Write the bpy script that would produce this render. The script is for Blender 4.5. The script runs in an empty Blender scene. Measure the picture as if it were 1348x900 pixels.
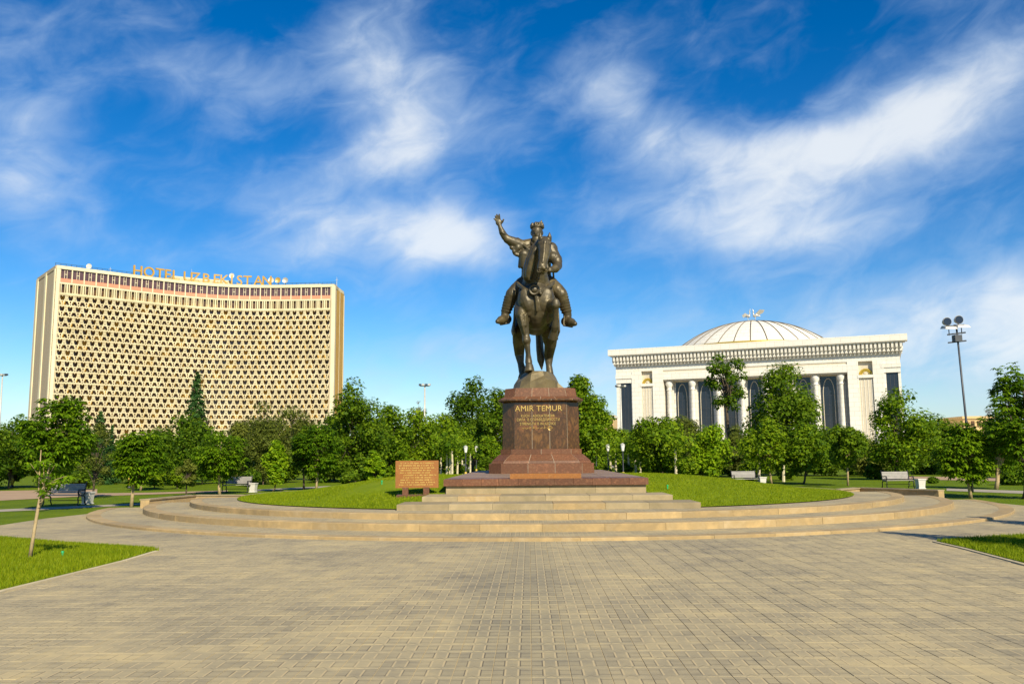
import bpy, bmesh, math, random
import numpy as np
from mathutils import Vector, Matrix

R = math.radians
scene = bpy.context.scene
C = scene.collection

# ------------------------------------------------------------------ camera
FPX, CX, CY = 1165.0, 674.0, 450.0
CAM_H = 1.8
PITCH, ROLL = R(7.43), R(-0.5)
cam_data = bpy.data.cameras.new('camera')
cam_data.sensor_width = 36.0
cam_data.lens = 36.0 * FPX / 1348.0
cam_data.clip_start = 0.1
cam_data.clip_end = 6000.0
cam = bpy.data.objects.new('camera', cam_data)
C.objects.link(cam)
CAM_M = Matrix.Translation((0, 0, CAM_H)) @ Matrix.Rotation(R(90) + PITCH, 4, 'X') @ Matrix.Rotation(ROLL, 4, 'Z')
cam.matrix_world = CAM_M
scene.camera = cam
CAM_R = CAM_M.to_3x3()

def ray(px, py):
    return CAM_R @ Vector(((px - CX) / FPX, -(py - CY) / FPX, -1.0))
def gp(px, py, z=0.0):
    d = ray(px, py); t = (z - CAM_H) / d.z
    return Vector((d.x * t, d.y * t, z))
def vp(px, py, Y):
    d = ray(px, py); t = Y / d.y
    return Vector((d.x * t, Y, CAM_H + d.z * t))
def ph(px, py, P0, n):
    d = ray(px, py); o = Vector((0, 0, CAM_H))
    t = (P0 - o).dot(n) / d.dot(n)
    return o + d * t

# ------------------------------------------------------------------ sun, sky
SUN_EL, SUN_AZ = R(36.0), R(22.0)      # sun behind the camera, to its right
sun_dir = Vector((math.sin(SUN_AZ) * math.cos(SUN_EL), -math.cos(SUN_AZ) * math.cos(SUN_EL), math.sin(SUN_EL)))
sl = bpy.data.lights.new('sun', 'SUN')
sl.energy = 4.2
sl.angle = R(0.5)
sl.color = (1.0, 0.90, 0.68)
so = bpy.data.objects.new('sun', sl)
so.rotation_euler = (-sun_dir).to_track_quat('-Z', 'Y').to_euler()
C.objects.link(so)

scene.view_settings.view_transform = 'Standard'
scene.view_settings.look = 'None'
scene.view_settings.exposure = 0.74
scene.view_settings.gamma = 1.0
scene.view_settings.use_curve_mapping = False

world = bpy.data.worlds.new('World')
scene.world = world
world.use_nodes = True
wn = world.node_tree.nodes; wl = world.node_tree.links
wn.clear()

class NT:
    """small helper for building node trees with maths"""
    def __init__(s, tree): s.t = tree; s.n = tree.nodes; s.l = tree.links
    def node(s, typ, **kw):
        x = s.n.new(typ)
        for k, v in kw.items(): setattr(x, k, v)
        return x
    def put(s, sock, v):
        if isinstance(v, (int, float)): sock.default_value = v
        elif isinstance(v, (tuple, list)):
            sock.default_value = tuple(v) if len(sock.default_value) == len(v) else tuple(v) + (1.0,)
        else: s.l.new(v, sock)
    def m(s, op, a, b=0.0, c=None, clamp=False):
        x = s.n.new('ShaderNodeMath'); x.operation = op; x.use_clamp = clamp
        s.put(x.inputs[0], a); s.put(x.inputs[1], b)
        if c is not None: s.put(x.inputs[2], c)
        return x.outputs[0]
    def noise(s, vec, scale, detail=4.0, rough=0.55, dist=0.0):
        x = s.n.new('ShaderNodeTexNoise')
        if vec is not None: s.l.new(vec, x.inputs['Vector'])
        x.inputs['Scale'].default_value = scale; x.inputs['Detail'].default_value = detail
        x.inputs['Roughness'].default_value = rough; x.inputs['Distortion'].default_value = dist
        return x
    def mix(s, f, a, b, mode='MIX'):
        x = s.n.new('ShaderNodeMix'); x.data_type = 'RGBA'; x.blend_type = mode
        s.put(x.inputs[0], f); s.put(x.inputs[6], a); s.put(x.inputs[7], b)
        return x.outputs[2]
    def smooth(s, v, lo, hi, a=0.0, b=1.0):
        x = s.n.new('ShaderNodeMapRange'); x.interpolation_type = 'SMOOTHSTEP'
        s.put(x.inputs[0], v); s.put(x.inputs[1], lo); s.put(x.inputs[2], hi); s.put(x.inputs[3], a); s.put(x.inputs[4], b)
        return x.outputs[0]
    def ramp(s, v, stops):
        x = s.n.new('ShaderNodeValToRGB'); s.l.new(v, x.inputs[0])
        e = x.color_ramp.elements
        while len(e) < len(stops): e.new(0.5)
        for el, (p, c) in zip(e, stops): el.position = p; el.color = tuple(c) + (1.0,)
        return x.outputs[0]
    def comb(s, x_, y_, z_):
        x = s.n.new('ShaderNodeCombineXYZ'); s.put(x.inputs[0], x_); s.put(x.inputs[1], y_); s.put(x.inputs[2], z_)
        return x.outputs[0]

W = NT(world.node_tree)
sky = W.node('ShaderNodeTexSky', sky_type='NISHITA')
sky.sun_disc = False
sky.sun_elevation = SUN_EL
sky.sun_rotation = math.pi - SUN_AZ       # same direction as the lamp
sky.altitude = 500.0
sky.air_density = 1.15
sky.dust_density = 0.3
sky.ozone_density = 5.0
hs = W.node('ShaderNodeHueSaturation')
hs.inputs['Hue'].default_value = 0.503
hs.inputs['Saturation'].default_value = 1.28
hs.inputs['Value'].default_value = 0.78
gm = W.node('ShaderNodeGamma'); gm.inputs['Gamma'].default_value = 1.18
wl.new(sky.outputs[0], gm.inputs['Color']); wl.new(gm.outputs[0], hs.inputs['Color'])
tc = W.node('ShaderNodeTexCoord')
sp = W.node('ShaderNodeSeparateXYZ'); wl.new(tc.outputs['Generated'], sp.inputs[0])
dx, dy_, dz = sp.outputs
az = W.m('ARCTAN2', dx, dy_)
el = W.m('ARCSINE', dz)
# wisps drift towards the upper right: rotate and stretch the angular coordinates
AZr = W.m('ADD', W.m('MULTIPLY', az, math.cos(R(18))), W.m('MULTIPLY', el, math.sin(R(18))))
ELr = W.m('SUBTRACT', W.m('MULTIPLY', el, math.cos(R(18))), W.m('MULTIPLY', az, math.sin(R(18))))
wv = W.comb(W.m('MULTIPLY', AZr, 3.6), W.m('MULTIPLY', ELr, 6.4), 0.0)
n1 = W.noise(wv, 1.35, 6.0, 0.55, 0.45).outputs['Fac']
n2 = W.noise(wv, 4.2, 5.0, 0.55, 0.7).outputs['Fac']
n3 = W.noise(wv, 16.0, 4.0, 0.6, 0.6).outputs['Fac']
def sky_dir(px, py):
    d = ray(px, py).normalized()
    return math.atan2(d.x, d.y), math.asin(d.z)
# cloud banks: (x, y, half width, half height, tilt deg, strength)
banks = [(490, 300, 175, 50, 6, 0.46), (600, 312, 75, 40, 0, 0.42), (400, 335, 90, 22, 4, 0.2), (480, 55, 62, 50, -50, 0.36), (530, 150, 70, 60, -60, 0.30), (500, 210, 90, 28, -10, 0.26),
         (660, 150, 150, 40, -10, 0.20),
         (950, 290, 170, 54, 4, 0.48), (1040, 310, 90, 34, 0, 0.2), (800, 110, 62, 34, 30, 0.30), (860, 175, 110, 34, 15, 0.32), (1010, 195, 130, 28, -2, 0.34), (1150, 170, 150, 42, -16, 0.38), (1290, 120, 110, 70, -25, 0.44),
         (1270, 405, 220, 55, -6, 0.36), (1330, 450, 180, 80, 0, 0.26), (60, 50, 130, 50, 10, 0.24), (215, 30, 90, 36, 10, 0.16), (300, 110, 100, 40, -6, 0.26), (20, 235, 60, 60, 0, 0.40), (20, 140, 70, 30, 0, 0.18),
         (600, 460, 90, 24, 0, 0.24), (170, 320, 60, 20, 0, 0.1), (790, 500, 110, 70, 0, 0.26), (900, 385, 160, 26, -4, 0.14), (674, 560, 1200, 95, 0, 0.24), (560, 110, 120, 90, -40, 0.16), (1130, 250, 140, 70, 0, 0.14)]
bias = None
for (bx_, by_, hw, hh, tilt, st) in banks:
    a0, e0 = sky_dir(bx_, by_)
    ca, sa = math.cos(R(-tilt)), math.sin(R(-tilt))
    u = W.m('SUBTRACT', az, a0); v = W.m('SUBTRACT', el, e0)
    uu = W.m('DIVIDE', W.m('ADD', W.m('MULTIPLY', u, ca), W.m('MULTIPLY', v, sa)), hw / FPX)
    vv = W.m('DIVIDE', W.m('SUBTRACT', W.m('MULTIPLY', v, ca), W.m('MULTIPLY', u, sa)), hh / FPX)
    r2 = W.m('ADD', W.m('MULTIPLY', uu, uu), W.m('MULTIPLY', vv, vv))
    g = W.m('MULTIPLY', W.m('EXPONENT', W.m('MULTIPLY', r2, -0.9)), st * 0.82)
    bias = g if bias is None else W.m('ADD', bias, g)
bias = W.m('MINIMUM', bias, 0.62)
nn = W.m('ADD', W.m('MULTIPLY', n1, 0.54), W.m('ADD', W.m('MULTIPLY', n2, 0.42), W.m('MULTIPLY', n3, 0.05)))
dens = W.m('ADD', nn, bias)
cl = W.smooth(dens, 0.475, 1.13)
cl = W.m('MULTIPLY', cl, 0.86)
cloud_col = W.mix(W.smooth(dens, 0.75, 1.1), (4.8, 6.1, 7.8), (7.7, 8.1, 8.4))
skyc = W.mix(cl, hs.outputs[0], cloud_col)
bg = W.node('ShaderNodeBackground')
bg.inputs['Strength'].default_value = 0.07
wl.new(skyc, bg.inputs['Color'])
wo = W.node('ShaderNodeOutputWorld'); wl.new(bg.outputs[0], wo.inputs[0])

# ------------------------------------------------------------------ helpers
class MB:
    def __init__(s): s.v = []; s.f = []
    def add(s, vs, fs):
        o = len(s.v); s.v += [tuple(p) for p in vs]; s.f += [tuple(i + o for i in f) for f in fs]; return s
    def box(s, x0, x1, y0, y1, z0, z1):
        return s.add([(x0, y0, z0), (x1, y0, z0), (x1, y1, z0), (x0, y1, z0), (x0, y0, z1), (x1, y0, z1), (x1, y1, z1), (x0, y1, z1)],
                     [(0, 3, 2, 1), (4, 5, 6, 7), (0, 1, 5, 4), (1, 2, 6, 5), (2, 3, 7, 6), (3, 0, 4, 7)])
    def bbox(s, x0, x1, y0, y1, z0, z1, b):
        """box with bevelled top edges"""
        return s.add([(x0, y0, z0), (x1, y0, z0), (x1, y1, z0), (x0, y1, z0),
                      (x0, y0, z1 - b), (x1, y0, z1 - b), (x1, y1, z1 - b), (x0, y1, z1 - b),
                      (x0 + b, y0 + b, z1), (x1 - b, y0 + b, z1), (x1 - b, y1 - b, z1), (x0 + b, y1 - b, z1)],
                     [(0, 3, 2, 1), (8, 9, 10, 11)] + [(i, (i + 1) % 4, 4 + (i + 1) % 4, 4 + i) for i in range(4)]
                     + [(4 + i, 4 + (i + 1) % 4, 8 + (i + 1) % 4, 8 + i) for i in range(4)])
    def prism(s, poly, z0, z1):
        n = len(poly)
        return s.add([(p[0], p[1], z0) for p in poly] + [(p[0], p[1], z1) for p in poly],
                     [tuple(range(n - 1, -1, -1)), tuple(range(n, 2 * n))] + [(i, (i + 1) % n, n + (i + 1) % n, n + i) for i in range(n)])
    def tube(s, pts, rad, n=10, caps=True):
        pts = [Vector(p) for p in pts]
        if isinstance(rad, (int, float)): rad = [rad] * len(pts)
        o = len(s.v); up = None
        for i, p in enumerate(pts):
            a = pts[max(0, i - 1)]; b = pts[min(len(pts) - 1, i + 1)]
            t = (b - a).normalized()
            if up is None: up = Vector((0, 0, 1)) if abs(t.z) < 0.9 else Vector((1, 0, 0))
            x = up - t * up.dot(t)
            if x.length < 1e-5: x = t.orthogonal()
            x.normalize(); up = x; y = t.cross(x)
            for k in range(n):
                a_ = 2 * math.pi * k / n
                s.v.append(tuple(p + x * (rad[i] * math.cos(a_)) + y * (rad[i] * math.sin(a_))))
        for i in range(len(pts) - 1):
            for k in range(n):
                k2 = (k + 1) % n
                s.f.append((o + i * n + k, o + i * n + k2, o + (i + 1) * n + k2, o + (i + 1) * n + k))
        if caps:
            s.f.append(tuple(o + k for k in range(n - 1, -1, -1)))
            e = o + (len(pts) - 1) * n
            s.f.append(tuple(e + k for k in range(n)))
        return s
    def lathe(s, prof, n=16, cx=0, cy=0):
        """prof: list of (r, z) bottom to top"""
        o = len(s.v)
        for r, z in prof:
            for k in range(n):
                a = 2 * math.pi * k / n
                s.v.append((cx + r * math.cos(a), cy + r * math.sin(a), z))
        m = len(prof)
        for i in range(m - 1):
            for k in range(n):
                k2 = (k + 1) % n
                s.f.append((o + i * n + k, o + i * n + k2, o + (i + 1) * n + k2, o + (i + 1) * n + k))
        s.f.append(tuple(o + k for k in range(n - 1, -1, -1)))
        s.f.append(tuple(o + (m - 1) * n + k for k in range(n)))
        return s
    def ell(s, c, r, rot=None, nu=16, nv=10):
        o = len(s.v); c = Vector(c)
        M = rot if rot is not None else Matrix.Identity(3)
        s.v.append(tuple(c + M @ Vector((0, 0, -r[2]))))
        for i in range(1, nv):
            t = math.pi * i / nv - math.pi / 2
            for k in range(nu):
                a = 2 * math.pi * k / nu
                s.v.append(tuple(c + M @ Vector((r[0] * math.cos(t) * math.cos(a), r[1] * math.cos(t) * math.sin(a), r[2] * math.sin(t)))))
        s.v.append(tuple(c + M @ Vector((0, 0, r[2]))))
        top = len(s.v) - 1
        for k in range(nu):
            k2 = (k + 1) % nu
            s.f.append((o, o + 1 + k2, o + 1 + k))
            for i in range(nv - 2):
                s.f.append((o + 1 + i * nu + k, o + 1 + i * nu + k2, o + 1 + (i + 1) * nu + k2, o + 1 + (i + 1) * nu + k))
            s.f.append((o + 1 + (nv - 2) * nu + k, o + 1 + (nv - 2) * nu + k2, top))
        return s
    def mesh(s, name, m=None, smooth=False):
        me = bpy.data.meshes.new(name); me.from_pydata(s.v, [], s.f)
        if m is not None: me.materials.append(m)
        if smooth: me.polygons.foreach_set('use_smooth', [True] * len(me.polygons))
        me.update(); return me
    def build(s, name, m, parent=None, smooth=False, loc=None, rz=0.0):
        return link(name, s.mesh(name, m, smooth), parent, loc, rz)

def link(name, data, parent=None, loc=None, rz=0.0):
    o = bpy.data.objects.new(name, data); C.objects.link(o)
    if parent is not None: o.parent = parent
    if loc is not None: o.location = loc
    if rz: o.rotation_euler = (0, 0, rz)
    return o
def thing(name, label, cat, loc=(0, 0, 0), rz=0.0, group=None):
    o = link(name, None, None, loc, rz); o.empty_display_size = 0.2
    return tag(o, label, cat, group)
def tag(o, label, cat, group=None):
    o['label'] = label; o['category'] = cat
    if group: o['group'] = group
    return o
def struct(o):
    o['kind'] = 'structure'; return o
def copy_tree(o, parent=None):
    c = o.copy(); C.objects.link(c)
    if parent is not None: c.parent = parent
    for ch in list(o.children): copy_tree(ch, c)
    return c
def np_mesh(name, V, F, m):
    """V (n,3) float, F (k,q) int; q = 3 or 4"""
    me = bpy.data.meshes.new(name)
    V = np.asarray(V, np.float32); F = np.asarray(F, np.int32); q = F.shape[1]
    me.vertices.add(len(V)); me.vertices.foreach_set('co', V.ravel())
    me.loops.add(F.size); me.loops.foreach_set('vertex_index', F.ravel())
    me.polygons.add(len(F)); me.polygons.foreach_set('loop_start', np.arange(0, F.size, q, dtype=np.int32))
    try: me.polygons.foreach_set('loop_total', np.full(len(F), q, np.int32))
    except Exception: pass
    me.update(calc_edges=True)
    if m is not None: me.materials.append(m)
    return me
def text_mesh(body, size, extrude, name, spacing=1.0, offset=0.0):
    cu = bpy.data.curves.new('t', 'FONT'); cu.body = body; cu.size = size; cu.extrude = extrude
    cu.offset = offset; cu.align_x = 'CENTER'; cu.space_character = spacing; cu.resolution_u = 3
    ob = bpy.data.objects.new('t', cu); C.objects.link(ob)
    dg = bpy.context.evaluated_depsgraph_get()
    me = bpy.data.meshes.new_from_object(ob.evaluated_get(dg))
    bpy.data.objects.remove(ob); bpy.data.curves.remove(cu)
    me.name = name
    return me

# ------------------------------------------------------------------ materials
MATS = {}
def mat(name, c1, c2=None, rough=0.7, metal=0.0, scale=4.0, detail=5.0, bump=0.0, bscale=None, rnd=0.0, spec=0.5, stretch=None, c3=None):
    m = bpy.data.materials.new(name); m.use_nodes = True
    N = NT(m.node_tree); b = N.n['Principled BSDF']
    g = N.node('ShaderNodeNewGeometry')
    vec = g.outputs['Position']
    if stretch:
        mp = N.node('ShaderNodeMapping'); mp.inputs['Scale'].default_value = stretch
        N.l.new(vec, mp.inputs[0]); vec = mp.outputs[0]
    c2 = c2 or tuple(x * 0.8 for x in c1)
    nz = N.noise(vec, scale, detail, 0.6, 0.3).outputs['Fac']
    stops = [(0.35, c1), (0.65, c2)] if c3 is None else [(0.3, c1), (0.5, c2), (0.7, c3)]
    col = N.ramp(nz, stops)
    if rnd > 0:
        oi = N.node('ShaderNodeObjectInfo')
        f = N.m('ADD', N.m('MULTIPLY', oi.outputs['Random'], 2 * rnd), 1 - rnd)
        col = N.mix(1.0, col, N.comb(f, f, f), 'MULTIPLY')
    N.l.new(col, b.inputs['Base Color'])
    b.inputs['Roughness'].default_value = rough; b.inputs['Metallic'].default_value = metal
    b.inputs['Specular IOR Level'].default_value = spec
    if bump > 0:
        bn = N.noise(vec, bscale or scale * 3, 4.0, 0.6)
        bp = N.node('ShaderNodeBump'); bp.inputs['Strength'].default_value = bump; bp.inputs['Distance'].default_value = 0.02
        N.l.new(bn.outputs['Fac'], bp.inputs['Height']); N.l.new(bp.outputs[0], b.inputs['Normal'])
    MATS[name] = m
    return m

def leaf_mat(name, c1, c2, c3, trans=0.42):
    m = bpy.data.materials.new(name); m.use_nodes = True
    N = NT(m.node_tree); N.n.remove(N.n['Principled BSDF'])
    g = N.node('ShaderNodeNewGeometry')
    nz = N.noise(g.outputs['Position'], 0.9, 3.0, 0.6).outputs['Fac']
    v = N.m('ADD', N.m('MULTIPLY', g.outputs['Random Per Island'], 0.55), N.m('MULTIPLY', nz, 0.45))
    oi = N.node('ShaderNodeObjectInfo')
    v = N.m('ADD', v, N.m('MULTIPLY', N.m('SUBTRACT', oi.outputs['Random'], 0.4), 0.22))
    col = N.ramp(v, [(0.22, c1), (0.5, c2), (0.8, c3)])
    d = N.node('ShaderNodeBsdfPrincipled'); N.l.new(col, d.inputs['Base Color']); d.inputs['Roughness'].default_value = 0.55
    d.inputs['Specular IOR Level'].default_value = 0.12
    t = N.node('ShaderNodeBsdfTranslucent')
    tcol = N.mix(0.5, col, (0.22, 0.36, 0.01)); N.l.new(tcol, t.inputs['Color'])
    mx = N.node('ShaderNodeMixShader'); mx.inputs[0].default_value = trans
    N.l.new(d.outputs[0], mx.inputs[1]); N.l.new(t.outputs[0], mx.inputs[2])
    N.l.new(mx.outputs[0], N.n['Material Output'].inputs['Surface'])
    return m

M_granite = mat('red_granite', (0.22, 0.098, 0.048), (0.115, 0.048, 0.024), rough=0.5, spec=0.28, scale=9.0, detail=8.0, rnd=0.2, c3=(0.18, 0.09, 0.046))
M_granite_die = mat('brown_granite', (0.165, 0.078, 0.022), (0.055, 0.026, 0.010), rough=0.22, scale=4.5, detail=10.0, rnd=0.10, c3=(0.20, 0.085, 0.028), stretch=(1.0, 1.0, 0.55))
M_slabtop = mat('tan_granite', (0.27, 0.185, 0.125), (0.21, 0.135, 0.09), rough=0.6, spec=0.25, scale=8.0, rnd=0.1)
M_palekerb = mat('pale_kerb', (0.50, 0.42, 0.27), (0.42, 0.35, 0.22), rough=0.9, scale=3.0, rnd=0.12)
M_joint = mat('pale_mortar', (0.45, 0.38, 0.28), rough=0.9)
M_tanstone = mat('tan_sandstone', (0.46, 0.320, 0.145), (0.33, 0.235, 0.11), rough=0.85, scale=2.2, detail=8.0, rnd=0.14, bump=0.3, bscale=14.0, c3=(0.40, 0.30, 0.165))
M_greystone = mat('grey_tan_stone', (0.34, 0.265, 0.150), (0.245, 0.195, 0.105), rough=0.85, scale=2.2, detail=8.0, rnd=0.12, bump=0.3, bscale=14.0)
M_bronze = mat('bronze', (0.145, 0.112, 0.052), (0.066, 0.052, 0.027), rough=0.46, metal=0.3, scale=1.3, detail=7.0, bump=0.9, bscale=4.5, c3=(0.10, 0.082, 0.047))
M_rock = mat('bronze_rock', (0.20, 0.155, 0.075), (0.13, 0.10, 0.05), rough=0.6, metal=0.3, scale=1.6, bump=0.5, bscale=7.0)
M_gold = mat('gold_letter', (0.60, 0.42, 0.12), (0.50, 0.33, 0.08), rough=0.35, metal=0.3)
M_signgold = mat('sign_gold', (0.46, 0.27, 0.03), (0.40, 0.23, 0.025), rough=0.45, scale=0.5)
M_white = mat('white_stone', (0.74, 0.69, 0.585), (0.69, 0.64, 0.535), rough=0.6, scale=0.25, bump=0.0)
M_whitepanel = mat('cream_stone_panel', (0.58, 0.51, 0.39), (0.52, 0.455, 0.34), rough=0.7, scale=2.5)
M_glass = mat('dark_glass', (0.012, 0.016, 0.028), (0.02, 0.026, 0.04), rough=0.08, spec=0.5, scale=0.2)
M_gilding = mat('gilding', (0.62, 0.44, 0.07), (0.5, 0.34, 0.05), rough=0.35, metal=0.5)
M_seam = mat('dark_rib', (0.16, 0.13, 0.09), rough=0.6)
M_stork = mat('silver_metal', (0.62, 0.58, 0.50), (0.5, 0.46, 0.4), rough=0.4, metal=0.4)
M_cream = mat('cream_concrete', (0.68, 0.60, 0.40), (0.61, 0.535, 0.35), rough=0.8, scale=0.12, detail=6)
M_screen = mat('cream_screen', (0.64, 0.565, 0.36), (0.56, 0.475, 0.27), rough=0.8, scale=0.2, rnd=0.1)
M_yellow = mat('yellow_wall', (0.52, 0.31, 0.06), (0.44, 0.25, 0.045), rough=0.8, scale=0.4)
M_pink = mat('pink_panel', (0.68, 0.26, 0.15), (0.62, 0.23, 0.13), rough=0.7, scale=0.3, rnd=0.08)
M_endwall = mat('beige_end_wall', (0.46, 0.37, 0.235), (0.41, 0.33, 0.205), rough=0.85, scale=0.35, stretch=(1, 1, 0.2))
M_hglass = mat('brown_glass', (0.055, 0.028, 0.013), (0.13, 0.065, 0.026), rough=0.2, scale=0.5)
M_pglass = mat('purple_glass', (0.07, 0.035, 0.035), (0.11, 0.06, 0.06), rough=0.2, scale=0.5)
M_bark = mat('bark', (0.10, 0.07, 0.04), (0.06, 0.045, 0.03), rough=0.95, scale=6.0, bump=0.5)
M_palebark = mat('pale_bark', (0.44, 0.33, 0.17), (0.32, 0.23, 0.12), rough=0.9, scale=9.0, bump=0.4)
M_whitewash = mat('whitewashed_bark', (0.62, 0.55, 0.38), (0.45, 0.38, 0.25), rough=0.9, scale=5.0)
M_iron = mat('black_iron', (0.02, 0.02, 0.022), rough=0.5, metal=0.3)
M_slat = mat('pale_grey_slat', (0.30, 0.28, 0.255), (0.24, 0.225, 0.205), rough=0.7, scale=5.0, rnd=0.1)
M_bin = mat('white_bin', (0.60, 0.57, 0.52), (0.54, 0.51, 0.46), rough=0.7)
M_pole = mat('dark_pole', (0.07, 0.075, 0.085), rough=0.5, metal=0.4)
M_palepole = mat('pale_pole', (0.55, 0.53, 0.47), rough=0.5, metal=0.2)
M_lantern = mat('lantern_glass', (0.85, 0.83, 0.76), rough=0.4)
M_yband = mat('yellow_paint', (0.62, 0.42, 0.06), rough=0.6)
M_lens = mat('lens_glass', (0.02, 0.025, 0.04), rough=0.1)
M_apart = mat('tan_apartment', (0.62, 0.43, 0.20), (0.55, 0.38, 0.17), rough=0.85, scale=0.3)
M_path = mat('path_paving', (0.36, 0.31, 0.24), (0.30, 0.26, 0.20), rough=0.9, scale=1.5)
M_soil = mat('brown_path', (0.40, 0.27, 0.16), (0.33, 0.22, 0.13), rough=0.95, scale=0.8)
M_green = mat('green_plastic', (0.02, 0.40, 0.12), rough=0.5)

def lawn_material(name, a, b, c):
    m = bpy.data.materials.new(name); m.use_nodes = True
    N = NT(m.node_tree); p = N.n['Principled BSDF']
    g = N.node('ShaderNodeNewGeometry').outputs['Position']
    n_1 = N.noise(g, 0.55, 4, 0.6).outputs['Fac']; n_2 = N.noise(g, 9.0, 5, 0.65).outputs['Fac']
    v = N.m('ADD', N.m('MULTIPLY', n_1, 0.5), N.m('MULTIPLY', n_2, 0.5))
    N.l.new(N.ramp(v, [(0.32, a), (0.5, b), (0.68, c)]), p.inputs['Base Color'])
    p.inputs['Roughness'].default_value = 0.9; p.inputs['Specular IOR Level'].default_value = 0.1
    bp = N.node('ShaderNodeBump'); bp.inputs['Strength'].default_value = 0.8; bp.inputs['Distance'].default_value = 0.04
    N.l.new(N.noise(g, 26.0, 4, 0.7).outputs['Fac'], bp.inputs['Height']); N.l.new(bp.outputs[0], p.inputs['Normal'])
    return m
M_lawn = lawn_material('lawn', (0.100, 0.150, 0.003), (0.165, 0.225, 0.004), (0.235, 0.275, 0.006))
M_parkgrass = lawn_material('park_grass', (0.065, 0.105, 0.004), (0.110, 0.165, 0.005), (0.160, 0.205, 0.009))
M_blade = leaf_mat('grass_blade', (0.105, 0.160, 0.003), (0.180, 0.245, 0.004), (0.260, 0.300, 0.008), 0.3)

# plaza paving: sandy grey tiles on a 0.33 m grid along the square's axis
TILE = 0.33
AXIS = R(1.03)
def paving_material(name, joints):
    m = bpy.data.materials.new(name); m.use_nodes = True
    N = NT(m.node_tree); p = N.n['Principled BSDF']
    g = N.node('ShaderNodeNewGeometry').outputs['Position']
    s_ = N.node('ShaderNodeSeparateXYZ'); N.l.new(g, s_.inputs[0])
    ca, sa = math.cos(AXIS) / TILE, math.sin(AXIS) / TILE
    U = N.m('SUBTRACT', N.m('MULTIPLY', s_.outputs[0], ca), N.m('MULTIPLY', s_.outputs[1], sa))
    V = N.m('ADD', N.m('MULTIPLY', s_.outputs[0], sa), N.m('MULTIPLY', s_.outputs[1], ca))
    U = N.m('ADD', U, 1000.0); V = N.m('ADD', V, 1000.0)
    fu = N.m('FRACT', U); fv = N.m('FRACT', V)
    cell = N.comb(N.m('FLOOR', U), N.m('FLOOR', V), 0.0)
    wn_ = N.node('ShaderNodeTexWhiteNoise'); wn_.noise_dimensions = '2D'; N.l.new(cell, wn_.inputs['Vector'])
    big = N.noise(g, 0.42, 5, 0.62, 0.4).outputs['Fac']
    mid = N.noise(g, 3.0, 6, 0.65, 0.3).outputs['Fac']
    fine = N.noise(g, 40.0, 4, 0.7).outputs['Fac']
    v = N.m('ADD', N.m('ADD', N.m('MULTIPLY', big, 0.52), N.m('MULTIPLY', mid, 0.38)), N.m('MULTIPLY', wn_.outputs['Value'], 0.09))
    v = N.m('ADD', v, N.m('MULTIPLY', fine, 0.06))
    col = N.ramp(v, [(0.33, (0.190, 0.165, 0.118)), (0.44, (0.285, 0.240, 0.155)), (0.55, (0.375, 0.308, 0.182)), (0.70, (0.50, 0.395, 0.205))])
    strip = N.smooth(N.m('ADD', N.m('ABSOLUTE', N.m('SUBTRACT', U, 999.6)), N.m('MULTIPLY', mid, 2.2)), 1.8, 4.2, 1.0, 0.0)
    col = N.mix(N.m('MULTIPLY', strip, 0.32), col, (0.205, 0.185, 0.130))
    stain = N.smooth(N.noise(g, 0.9, 6, 0.7, 1.2).outputs['Fac'], 0.58, 0.72)
    col = N.mix(N.m('MULTIPLY', stain, 0.22), col, (0.13, 0.115, 0.085))
    def line(x, at, w):            # 1 on the line
        return N.m('LESS_THAN', N.m('ABSOLUTE', N.m('SUBTRACT', x, at)), w)
    inv = N.m('LESS_THAN', N.m('ABSOLUTE', N.m('SUBTRACT', fv, 0.5)), 0.33)
    dash = N.m('MULTIPLY', N.m('MAXIMUM', line(fu, 0.335, 0.026), line(fu, 0.665, 0.026)), inv)
    dash_shade = N.m('MULTIPLY', N.m('MAXIMUM', line(fu, 0.294, 0.018), line(fu, 0.706, 0.018)), inv)  # shading along the outer side of each dash, painted into the colour
    # bone pattern: flat lines outside the dashes, chevrons inwards
    au = N.m('ABSOLUTE', N.m('SUBTRACT', fu, 0.5))
    outer = N.m('GREATER_THAN', au, 0.165)
    h1 = N.m('MULTIPLY', N.m('MAXIMUM', line(fv, 0.27, 0.022), line(fv, 0.73, 0.022)), outer)
    chev = N.m('MULTIPLY', line(N.m('ADD', N.m('MULTIPLY', au, 1.3), N.m('ABSOLUTE', N.m('SUBTRACT', fv, 0.0))), 0.2, 0.02), N.m('LESS_THAN', au, 0.165))
    light = dash
    dark = N.m('MAXIMUM', N.m('MAXIMUM', dash_shade, N.m('MULTIPLY', h1, 0.8)), N.m('MULTIPLY', chev, 0.7))
    if joints:
        jl = N.m('MAXIMUM', N.m('GREATER_THAN', au, 0.48), N.m('MULTIPLY', N.m('GREATER_THAN', N.m('ABSOLUTE', N.m('SUBTRACT', fv, 0.5)), 0.486), 0.25))
        light = N.m('MAXIMUM', light, jl)
    wear = N.m('MAXIMUM', N.smooth(N.noise(g, 1.1, 4, 0.6).outputs['Fac'], 0.35, 0.65, 0.2, 1.0), N.m('MULTIPLY', strip, 0.95))
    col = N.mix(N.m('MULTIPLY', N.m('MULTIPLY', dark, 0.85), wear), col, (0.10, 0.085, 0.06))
    col = N.mix(N.m('MULTIPLY', light, 0.75), col, (0.50, 0.39, 0.215))
    N.l.new(col, p.inputs['Base Color'])
    p.inputs['Roughness'].default_value = 0.82; p.inputs['Specular IOR Level'].default_value = 0.25
    bp = N.node('ShaderNodeBump'); bp.inputs['Strength'].default_value = 0.5; bp.inputs['Distance'].default_value = 0.008
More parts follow.
